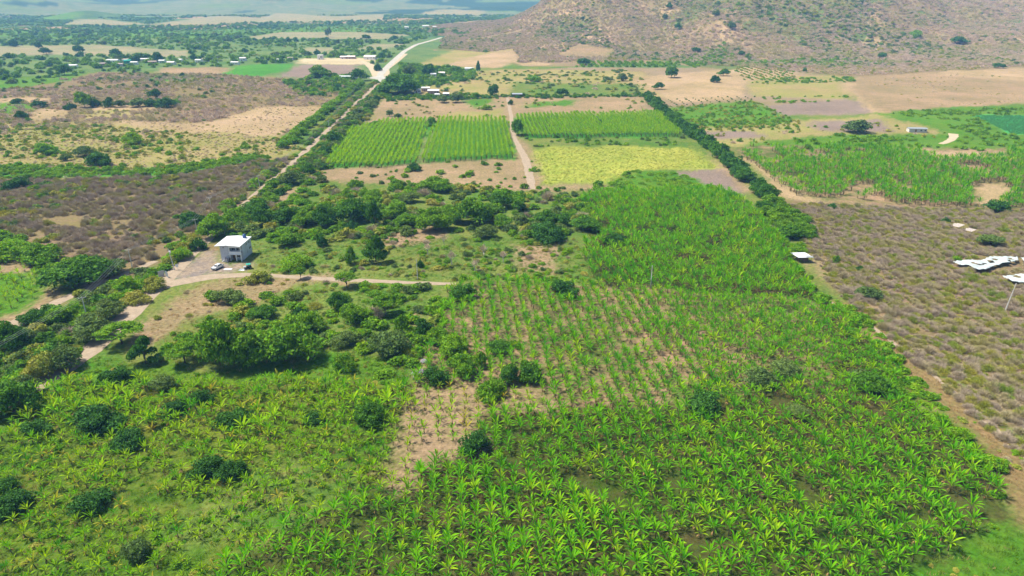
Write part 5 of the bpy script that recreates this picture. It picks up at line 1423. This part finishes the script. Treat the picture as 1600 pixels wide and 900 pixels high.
def cart(p, rz):
    root = empty('utility_cart', p, rz); tag(root, 'small dark utility vehicle with a teal top parked on grass right of the car', 'utility vehicle')
    mb = MB(); mb.box(-1.1, 1.3, -.6, .6, .35, .75); mb.box(-.1, 1.25, -.56, .56, .75, 1.0); mb.build('body', M['black'], root)
    mb = MB(); mb.poly([(-.35, -.66, 1.62), (1.2, -.66, 1.55), (1.2, .66, 1.55), (-.35, .66, 1.62), (-.3, -.6, 1.72), (1.1, -.6, 1.66), (1.1, .6, 1.66), (-.3, .6, 1.72)], [(3, 2, 1, 0), (4, 5, 6, 7), (0, 1, 5, 4), (1, 2, 6, 5), (2, 3, 7, 6), (3, 0, 4, 7)])
    mb.build('canopy', M['teal'], root)
    for x in (-.25, 1.1):
        for s in (-.55, .55):
            mb = MB(); mb.tube((x, s, .75), (x, s, 1.6), .03, .03, 6); mb.build('post', M['black'], root)
    part_box('seat', M['teal'], root, .1, .7, -.45, .45, 1.0, 1.14)
    part_box('tray', M['steel'], root, -1.25, -.45, -.58, .58, .76, .9)
    for x in (-.8, .9):
        for s in (-1, 1):
            mb = MB(); mb.tube((x, s * .5, .3), (x, s * .7, .3), .3, .3, 14); wo = mb.build('wheel', M['black'], root, True)
            q = MB(); q.tube((x, s * .7, .3), (x, s * .715, .3), .14, .13, 10); q.build('rim', M['steel'], wo)
cart(G(387, 420), R(25))
o = MB(); o.poly([(-1.4, -.5, .03), (1.3, -.7, .03), (1.5, .4, .03), (-1.1, .6, .03), (-1.2, -.4, .10), (1.15, -.55, .14), (1.3, .3, .12), (-.95, .5, .09)], [(4, 5, 6, 7), (0, 1, 5, 4), (1, 2, 6, 5), (2, 3, 7, 6), (3, 0, 4, 7)])
q = o.build('ground_sheet', M['white']); q.location = G(356, 420.5); tag(q, 'small white sheet lying on the ground just right of the car', 'sheet')
o = MB(); o.poly([(-1.2, -.8, .03), (.9, -.8, .03), (1.1, .6, .03), (-.9, .7, .03), (-1.0, -.7, .25), (.7, -.6, .18), (.9, .4, .22), (-.7, .6, .2)], [(4, 5, 6, 7), (0, 1, 5, 4), (1, 2, 6, 5), (2, 3, 7, 6), (3, 0, 4, 7)])
q = o.build('tarpaulin', M['steel']); q.location = G(379, 421.5); tag(q, 'pale grey tarpaulin heap left of the teal-topped vehicle', 'tarpaulin')

def person(p, rz, label, top, legs, pose=0):
    root = empty('person', p, rz); tag(root, label, 'person')
    me = bpy.data.meshes.new('body'); sp = 0.10 + .05 * pose
    J = {'pel': (0, 0, .95, .13), 'wst': (0, 0, 1.1, .115), 'chs': (0, .01, 1.32, .14), 'nek': (0, .01, 1.48, .055), 'hd0': (0, -.01, 1.55, .085), 'hd1': (0, -.02, 1.64, .095), 'hd2': (0, -.01, 1.71, .06)}
    for s, t in ((-1, 'l'), (1, 'r')):
        J.update({t + 'hip': (s * .09, 0, .88, .085), t + 'kne': (s * (sp), -.03, .50, .055), t + 'ank': (s * (sp + .02), .02, .08, .038), t + 'toe': (s * (sp + .03), -.14, .03, .03),
                  t + 'sho': (s * .18, .01, 1.42, .055), t + 'elb': (s * .24, .02 + .04 * pose, 1.14, .04), t + 'wri': (s * .25, -.10 - .1 * pose, .92 + .12 * pose, .028), t + 'pal': (s * .25, -.14 - .1 * pose, .85 + .12 * pose, .03)})
        for k in range(5):
            J[t + 'f%d' % k] = (s * (.25 + (.014 * (k - 1.5) if k < 4 else -.04)), -.17 - .1 * pose - (.01 * k if k < 4 else -.01), (.76 if k < 4 else .82) + .006 * abs(k - 1.5) + .12 * pose, .009)
    names = list(J); ix = {n: i for i, n in enumerate(names)}
    E = [('pel', 'wst'), ('wst', 'chs'), ('chs', 'nek'), ('nek', 'hd0'), ('hd0', 'hd1'), ('hd1', 'hd2')]
    for t in 'lr':
        E += [('pel', t + 'hip'), (t + 'hip', t + 'kne'), (t + 'kne', t + 'ank'), (t + 'ank', t + 'toe'), ('chs', t + 'sho'), (t + 'sho', t + 'elb'), (t + 'elb', t + 'wri'), (t + 'wri', t + 'pal')]
        E += [(t + 'pal', t + 'f%d' % k) for k in range(5)]
    me.from_pydata([J[n][:3] for n in names], [(ix[a], ix[b]) for a, b in E], [])
    o = link(bpy.data.objects.new('body', me), root)
    md = o.modifiers.new('skin', 'SKIN')
    for i, n in enumerate(names):
        v = me.skin_vertices[0].data[i]; v.radius = (J[n][3], J[n][3]); v.use_root = (n == 'pel')
    o.modifiers.new('sub', 'SUBSURF').levels = 1
    for m_ in (M['skin'], ): me.materials.append(m_)
    # clothes follow the body a little outside it
    mb = MB(); mb.path([(0, 0, .93), (0, 0, 1.12), (0, .01, 1.32), (0, .01, 1.46)], [.155, .145, .175, .09], 12)
    for s in (-1, 1): mb.path([(s * .13, .01, 1.43), (s * .20, .01, 1.34), (s * .235, .02, 1.18)], [.075, .07, .055], 8)
    mb.build('shirt', top, root, True)
    mb = MB(); mb.path([(0, 0, 1.0), (0, 0, .9)], [.158, .15], 12)
    for s in (-1, 1): mb.path([(s * .085, 0, .93), (s * sp, -.03, .5), (s * (sp + .02), .02, .1)], [.11, .075, .06], 8)
    mb.build('trousers', legs, root, True)
    mb = MB(); mb.path([(0, .03, 1.56), (0, .02, 1.66), (0, .0, 1.75), (0, 0, 1.80)], [.085, .108, .095, .02], 10); mb.build('hair', M['black'], root, True)
M['skin'] = mat_plain('skin', (0.30, 0.17, 0.11), .6, .05, 3)
M['cloth_dark'] = mat_plain('dark_cloth', (0.04, 0.04, 0.06), .9, .2, 6)
M['cloth_violet'] = mat_plain('violet_cloth', (0.16, 0.10, 0.22), .9, .2, 6)
M['cloth_blue'] = mat_plain('blue_grey_cloth', (0.12, 0.15, 0.24), .9, .2, 6)
person(G(359.8, 409.0), R(10), 'person in dark clothes standing rightmost before the porch of the grey house', M['cloth_dark'], M['cloth_dark'])
person(G(353.8, 409.2), R(-40), 'person in a violet top standing leftmost by the stair of the grey house', M['cloth_violet'], M['cloth_dark'], 1)
person(G(356.6, 411.6), R(60), 'person in blue-grey top standing between the others, nearest the parked car', M['cloth_blue'], M['cloth_blue'])

# ------------------------------------------------------------------ poles, wires, gate, sign
def pole(px, pyb, hgt, label, arm=True, trafo=False, lean=0.0, rz=0.6, thin=.11, wood=False):
    p = G(px, pyb); root = empty('utility_pole', p, rz)
    tag(root, label, 'pole', )
    top = Vector((lean * hgt, 0, hgt)); mt = M['wood'] if wood else M['concrete']
    mb = MB(); mb.path([(0, 0, -.3), top * .5, top], [thin * 1.5, thin * 1.2, thin * .85], 10); mb.build('post', mt, root, True)
    if arm:
        mb = MB(); mb.box(-.95, .95, -.05, .05, hgt - .55, hgt - .43); a = mb.build('crossarm', M['concrete'], root); a.location = (lean * hgt * .95, 0, 0)
        for x in (-.85, 0, .85):
            mb = MB(); mb.tube((x, 0, hgt - .43), (x, 0, hgt - .2), .05, .035, 8); q_ = mb.build('insulator', M['white'], a)
    if trafo:
        mb = MB(); mb.tube((.32, -.1, hgt - 1.6), (.32, -.1, hgt - .75), .26, .26, 14); t = mb.build('transformer', M['white'], root, True); t.location = (lean * hgt * .85, 0, 0)
    return p + Matrix.Rotation(rz, 3, 'Z') @ Vector((lean * hgt, 0, 0)) + Vector((0, 0, hgt - .2))
LP = []
LP.append(pole(136.5, 497, 6.8, 'pale power pole with crossarm standing in the lower left roadside thicket'))
LP.append(pole(207, 420, 7.2, 'thin pale pole in the brown scrub left of the metal gate'))
LP.append(pole(309, 368, 6.8, 'pale power pole in the thicket left of the white-roofed house'))
LP.append(pole(329.5, 323, 4.6, 'short pale power pole farthest up the brown scrub'))
LP.append(pole(406, 294, 6.5, 'pale power pole among roadside bushes halfway up the straight road', arm=True))
pole(273, 422, 7.6, 'slanting pale pole with white transformer at the yard entrance', arm=False, trafo=True, lean=-.10, rz=0)
LP.append(pole(515, 207, 8, 'distant thin pole beside the left crop block on the road'))
LP.append(pole(577, 118, 9, 'far pole beside the road junction'))
pole(652.5, 437, 7.2, 'lone thin pale pole above the farm track in the centre', arm=False, thin=.09)
pole(1016.5, 449, 7.4, 'lone pale pole at the foot of the upper banana block', arm=False, thin=.12)
pole(1569.5, 488, 9.2, 'slender pale pole beside the lower plastic sheet at the right', arm=False, lean=.09, rz=0, thin=.10)
start = G(-160, 670) + Vector((0, 0, 6.6))
seq = [start] + LP
for i in range(len(seq) - 1):
    mb = MB()
    d = (seq[i + 1] - seq[i]).normalized(); s = Vector((d.y, -d.x, 0)).normalized()
    for off in (-.85, 0, .85):
        pts = []
        for k in range(13):
            t = k / 12; q = seq[i].lerp(seq[i + 1], t) + s * off; q.z -= 4 * t * (1 - t) * min(1.6, (seq[i + 1] - seq[i]).length * .012)
            pts.append(q)
        mb.path(pts, 0.035, 4)
    o = mb.build('power_line', M['cable'])
    tag(o, ['three sagging wires crossing the lower left thicket', 'three wires from the crossarm pole up to the scrub pole', 'three wires between the scrub pole and the pole near the house', 'three short wires between the two poles left of the house', 'three wires running up along the straight road', 'three distant wires beside the left crop block', 'three farthest wires reaching the road junction'][i], 'wires', 'power lines along the road')

def gate():
    root = empty('metal_gate', G(258, 432), R(20)); tag(root, 'open pair of blue-grey metal gate leaves at the yard entrance', 'gate')
    for x0, a, w in ((-1.9, R(25), 1.9), (.2, R(-62), 2.1)):
        mb = MB()
        for u0, u1, z0, z1 in ((0, .07, 0, 1.9), (w - .07, w, 0, 1.9), (.07, w - .07, 0, .07), (.07, w - .07, 1.83, 1.9)): mb.box(u0, u1, -.03, .03, z0, z1)
        l = mb.build('gate_leaf', M['steel'], root); l.location = (x0, 0, .08); l.rotation_euler = (0, 0, a)
        mb = MB(); mb.box(.07, w - .07, -.012, .012, .07, 1.83); mb.build('sheet', M['steel'], l)
gate()
root = empty('sign', G(277.5, 421), R(15)); tag(root, 'small white sign board on a post right of the slanting pole', 'sign')
mb = MB(); mb.tube((0, 0, 0), (0, 0, 1.5), .04, .04, 6); mb.build('post', M['concrete'], root)
part_box('board', M['white'], root, -.45, .45, -.075, -.04, .85, 1.85)

# ------------------------------------------------------------------ shed, frames, plastic sheets, stones
def shed():
    a = G(1247.5, 410.5); root = empty('shed', a, R(2)); tag(root, 'open shed with flat white sheet roof beside the green hedge', 'shed')
    for x, y in ((0, 0), (4.3, 0), (-.9, 3.2), (3.6, 3.2), (2.1, 0)):
        mb = MB(); mb.tube((x, y, 0), (x, y, 2.0), .07, .06, 8); mb.build('post', M['wood'], root)
    def sheet(n_, x0, x1, z, name='roof', mt='roof'):
        mb = MB(); mb.poly([(x0, -.5, z), (x1, -.5, z), (x1 - 1.2, 3.9, z + .25), (x0 - 1.2, 3.9, z + .25), (x0, -.5, z + .05), (x1, -.5, z + .05), (x1 - 1.2, 3.9, z + .3), (x0 - 1.2, 3.9, z + .3)], [(3, 2, 1, 0), (4, 5, 6, 7), (0, 1, 5, 4), (1, 2, 6, 5), (2, 3, 7, 6), (3, 0, 4, 7)])
        mb.build(name, M[mt], root)
    sheet(0, -.5, 4.8, 2.02)
    mb = MB(); mb.poly([(2.4, .3, 2.14), (5.0, .3, 2.16), (4.9, .75, 2.2), (2.3, .75, 2.18)], [(0, 1, 2, 3), (3, 2, 1, 0)]); mb.box(2.4, 5.0, -.45, -.1, 2.10, 2.13); mb.build('loose_sheet', M['steel'], root)
    mb = MB(); mb.box(.3, 3.9, 1.3, 3.0, 0, 1.35); mb.build('back_wall', M['wood'], root)
shed()
def slatted(px, py, n, L, rz, label):
    root = empty('slatted_frame', G(px, py), rz); tag(root, label, 'frame', 'white slatted frames in the scrub')
    for i in range(n):
        mb = MB(); mb.box(i * 1.1, i * 1.1 + .36, 0, L * (1 - .14 * abs(i - n / 2)), 1.55, 1.62); mb.build('slat', M['pinkwhite'], root)
    for y in (.3, L * .6):
        mb = MB(); mb.box(-.1, n * 1.1, y, y + .12, 1.44, 1.54); mb.build('rail', M['wood'], root)
    for x in (0.0, n * 1.1 - .6):
        for y in (.3, L * .6):
            mb = MB(); mb.tube((x, y + .06, 0), (x, y + .06, 1.44), .06, .05, 6); mb.build('post', M['wood'], root)
slatted(1497, 361, 5, 3.6, R(35), 'larger of two white slatted frames standing in the right brown scrub')
slatted(1517, 368, 4, 3.2, R(35), 'smaller white slatted frame, right of the larger one in the scrub')
def sheetmesh(poly, label, seed, lift=1.3):
    P = [G(*q) for q in poly]; c = sum(P, Vector()) / len(P)
    x0 = min(p.x for p in P); x1 = max(p.x for p in P); y0 = min(p.y for p in P); y1 = max(p.y for p in P)
    xs = np.arange(x0, x1, .35); ys = np.arange(y0, y1, .35)
    X, Y = np.meshgrid(xs, ys)
    wx = X + (fbm(X / 1.5, Y / 1.5, seed, 2) - .5) * 1.2; wy = Y + (fbm(X / 1.5, Y / 1.5, seed + 3, 2) - .5) * 1.2
    ins = inpoly(wx.ravel(), wy.ravel(), [(p.x, p.y) for p in P]).reshape(X.shape)
    hole = fbm(X / 2.2, Y / 2.2, seed + 9, 2) > .72
    ins &= ~hole
    Z = lift + .9 * (fbm(X / 3.5, Y / 3.5, seed + 5, 4) - .5) + .35 * np.abs(fbm(X / .9, Y / .9, seed + 7, 2) - .5)
    i = np.arange(X.size).reshape(X.shape)
    q = ins[:-1, :-1] & ins[1:, :-1] & ins[:-1, 1:] & ins[1:, 1:]
    f = np.stack([i[:-1, :-1][q], i[:-1, 1:][q], i[1:, 1:][q], i[1:, :-1][q]], 1)
    used = np.unique(f); mp = np.zeros(X.size, int); mp[used] = np.arange(len(used))
    V = np.stack([X.ravel() - c.x, Y.ravel() - c.y, Z.ravel()], 1)[used]
    me = mesh_np('plastic_sheet', V, mp[f], M['plastic'], True)
    o = link(bpy.data.objects.new('plastic_sheet', me)); o.location = (c.x, c.y, 0)
    md = o.modifiers.new('thickness', 'SOLIDIFY'); md.thickness = .05
    tag(o, label, 'plastic sheet', 'torn pale plastic sheets over the scrub')
sheetmesh([(1485,415),(1500,411),(1528,412),(1550,405),(1588,406),(1592,411),(1578,416),(1556,419),(1540,427),(1528,429),(1515,423)], 'larger torn pale plastic sheet draped over the right brown scrub', 5)
sheetmesh([(1592,408),(1640,405),(1650,410),(1600,414)], 'small sliver of pale plastic sheet at the right edge, level with the larger one', 6)
sheetmesh([(1562,437),(1586,434),(1640,430),(1650,442),(1600,450),(1578,444)], 'lower pale plastic sheet cut off by the right edge', 7)

def stone(px, py, r, seed, label):
    rr = random.Random(seed); mb = MB()
    n = 9; pts = [(0, 0, r * .55)]
    for k, (q, z) in enumerate(((.55, .48), (.95, .2), (1.0, -.1))):
        for i in range(n):
            a = 2 * math.pi * i / n; g = q * r * rr.uniform(.75, 1.15)
            pts.append((g * math.cos(a), g * .8 * math.sin(a), z * r * rr.uniform(.8, 1.1)))
    fs = [(0, 1 + i, 1 + (i + 1) % n) for i in range(n)]
    for k in range(2):
        for i in range(n): fs.append((1 + k * n + i, 1 + (k + 1) * n + i, 1 + (k + 1) * n + (i + 1) % n, 1 + k * n + (i + 1) % n))
    mb.poly(pts, fs); o = mb.build('boulder', M['stone']); o.location = G(px, py); o.rotation_euler = (0, 0, rr.uniform(0, 6))
    tag(o, label, 'rock', 'grey boulders beside the leafy tree cluster')
for k, (x, y, r, l) in enumerate(((652, 590, 1.5, 'largest grey boulder left of the bluish green bush'), (657, 581, 1.2, 'pale grey boulder just above the largest boulder'), (648, 583, 1.0, 'small grey boulder left of the pale boulder'), (663, 565, 1.3, 'upper grey boulder below the pale-leaved tree cluster'), (655, 596, .8, 'smallest boulder at the lower end of the boulder heap'), (655, 553, 1.4, 'farthest grey-green boulder on the weedy slope'))):
    stone(x, y, r, 40 + k, l)
# bare trees with whitish stems in the abandoned orchard
for k, (x, y, h, l) in enumerate(((668, 398, 20, 'near the middle of the abandoned orchard'), (706, 414, 24, 'tallest right of the orchard middle'), (756, 402, 22, 'right part of the abandoned orchard'), (786, 410, 20, 'rightmost in the abandoned orchard'), (694, 384, 18, 'upper middle of the abandoned orchard'), (742, 424, 20, 'just above the farm track end'), (352, 366, 22, 'behind the white-roofed house on the left'))):
    p = G(x, y); s = mpp(p) * h
    root = empty('bare_tree', p, k * 1.3); tag(root, 'bare tree with whitish stems, ' + l, 'tree', 'bare whitish trees')
    t = bpy.data.objects.new('trunk', trunk_mesh('dome', 70 + k, M['palebark'])); t.scale = (s * 1.3, s * 1.3, s * 1.15); link(t, root)
    c = bpy.data.objects.new('crown', TWF[k % 3]); c.scale = (s * .3, s * .3, s * .55); c.location = (0, 0, s * .5); link(c, root)

# ------------------------------------------------------------------ farmstead and village
def hut(px, py, wpx, dm, hm, wall, roof, label, rz=0.0, pitch=.25, name='house', cat='house', group=None, win=2, z=None):
    p = G(px, py); W = wpx * mpp(p)
    root = empty(name, p, rz); tag(root, label, cat, group)
    x = W / 2
    mb = MB(); mb.box(-x, x, 0, dm, 0, hm)
    mb.build('wall', M[wall], root)
    r = MB(); o = .4; rg = hm + .02 + pitch * dm / 2; e = hm + .02 - pitch * o
    top = [(-x - o, -o, e), (x + o, -o, e), (x + o, dm / 2, rg), (-x - o, dm / 2, rg), (x + o, dm + o, e), (-x - o, dm + o, e)]
    bt = [(a, b, c + .1) for a, b, c in top]
    r.poly(top + bt, [(3, 2, 1, 0), (5, 4, 2, 3), (6, 7, 8, 9), (9, 8, 10, 11), (0, 1, 7, 6), (4, 5, 11, 10), (0, 6, 9, 3), (3, 9, 11, 5), (1, 2, 8, 7), (2, 4, 10, 8)])
    r.build('roof', M[roof], root)
    g = MB(); g.poly([(-x, 0, hm), (x, 0, hm), (-x, dm, hm), (x, dm, hm), (-x, dm / 2, rg - .02), (x, dm / 2, rg - .02)], [(0, 4, 2), (1, 3, 5)]); g.build('gable', M[wall], root)
    dx = -x * .25
    part_box('door', M['wood'], root, dx - .5, dx + .5, -.05, -.003, 0, min(2.1, hm * .8))
    for k in range(win):
        wx = x * (.35 + .45 * k) if k < 2 else -x * .75
        if W > 5: part_box('window', M['glass'], root, wx - .5, wx + .5, -.04, -.003, hm * .42, hm * .75)
    return root
V = 'houses of the far village'; Fm = 'farmstead buildings'
for a in ((175, 99, 17, 8, 4, 'white', 'roof', 'long white-roofed building, leftmost of the large village roofs'), (160, 103, 8, 6, 3, 'brick', 'rust', 'small dull house below the leftmost large village roof'),
          (187, 104, 9, 6, 3.2, 'pinkwhite', 'rust', 'pinkish house under the long white roof'), (196, 98, 9, 7, 4, 'white', 'rust', 'pale house between the long white roof and the teal one'),
          (199, 99.5, 9, 7, 4, 'teal', 'teal', 'teal-painted house in the village'), (209, 101, 10, 6, 3, 'white', 'roof', 'low white house right of the teal house'),
          (226, 96, 12, 6, 3.2, 'white', 'roof', 'white-roofed house between two dark village trees'), (238, 100, 12, 6, 3, 'brick', 'rust', 'brownish house at the village middle'),
          (252, 98.5, 9, 6, 3.2, 'white', 'roof', 'white house right of the village middle'), (266, 101, 12, 6, 3, 'white', 'pinkwhite', 'pinkish-roofed house right of the village middle'),
          (277, 97, 14, 6, 3.2, 'white', 'roof', 'long pale house right part of the village'), (309, 98, 9, 6, 3.5, 'white', 'roof', 'white house near the village right end'),
          (322, 96, 14, 7, 3.5, 'pinkwhite', 'rust', 'wide dull-roofed house at the village right end'), (366, 101, 12, 6, 3, 'white', 'roof', 'low white house at the tip of the bright green field'),
          (379, 95.5, 9, 6, 4, 'white', 'pinkwhite', 'pinkish house above the bright green field'), (430, 96.5, 10, 6, 3, 'white', 'roof', 'white house above the right end of the bright green field'),
          (453, 94, 8, 6, 3, 'pinkwhite', 'rust', 'dull small house left of the white block'), (114, 106, 11, 7, 3, 'white', 'roof', 'pale house half hidden in trees left of the village')):
    hut(*a, group=V, rz=random.uniform(-.2, .2))
hut(500, 93, 8, 7, 6, 'white', 'roof', 'tall white block house above the pale strip', pitch=.03, group='houses at the road junction')
hut(536, 92, 9, 6, 3, 'pinkwhite', 'pinkwhite', 'pinkish low roof left of the broad brown roof', group='houses at the road junction')
hut(548, 92, 13, 8, 3, 'brick', 'pinkwhite', 'broad-roofed open shed above the pale strip', group='houses at the road junction')
hut(577, 93, 19, 10, 4, 'white', 'pinkwhite', 'large pale violet-roofed warehouse at the junction', name='warehouse', cat='warehouse', rz=-.25)
hut(543, 123.5, 27, 12, 2.5, 'concrete', 'plastic', 'long pale green roof low among trees left of the junction', name='greenhouse', cat='greenhouse', pitch=.1, win=0)
hut(665, 44, 10, 12, 6, 'white', 'roof', 'white building far off beyond the end of the road', group=V); hut(635, 46, 6, 10, 6, 'white', 'roof', 'small white building far off left of the road end', group=V); hut(679, 45.5, 6, 10, 6, 'white', 'roof', 'tiny white building farthest right beyond the road end', group=V)
hut(652, 145.5, 10, 6, 3, 'white', 'roof', 'whitish shed, leftmost of the farmstead', group=Fm); hut(665, 143, 12, 6, 3.2, 'brick', 'roof', 'ochre-walled house with pale roof in the farmstead', group=Fm)
hut(677, 147, 17, 7, 3, 'rust', 'roof', 'long white-roofed shed, nearest of the farmstead', group=Fm); hut(683, 151, 7, 4, 2, 'concrete', 'roof', 'low pale shelter in front of the long farmstead shed', group=Fm, win=0)
hut(697, 151, 9, 5, 2.6, 'concrete', 'pinkwhite', 'pale-roofed hut under the trees, rightmost of the farmstead', group=Fm)
hut(677, 120, 8, 6, 3, 'white', 'roof', 'bluish white roof, left of two beyond the farmstead', group=Fm); hut(690, 118, 9, 6, 3, 'white', 'pinkwhite', 'white roof, right of two beyond the farmstead', group=Fm)
hut(733, 111, 13, 7, 3, 'white', 'roof', 'white-roofed house beside the slim tree at the hill foot')
hut(808, 151.5, 15, 5, 2.4, 'wood', 'steel', 'grey-roofed hut on the far edge of the tan fields', name='hut', cat='hut')
hut(1434, 207, 26, 5, 2.4, 'concrete', 'steel', 'long grey shelter with pale front at the upper right', name='shelter', cat='shelter', pitch=.12, rz=-.15)
for i, (x, y, h) in enumerate(((492, 0, 0),)): pass
for x, y, l in ((108, 107, 'thin pole left of the village'), (341, 99, 'thin pole right of the village'), (360, 100, 'second thin pole right of the village'), (640, 112, 'thin pole by the paved road'), (1378, 100, 'distant thin post on the brown rise under the hill')):
    pole(x, y, 11 if x < 1000 else 5, l, arm=False, thin=.14)
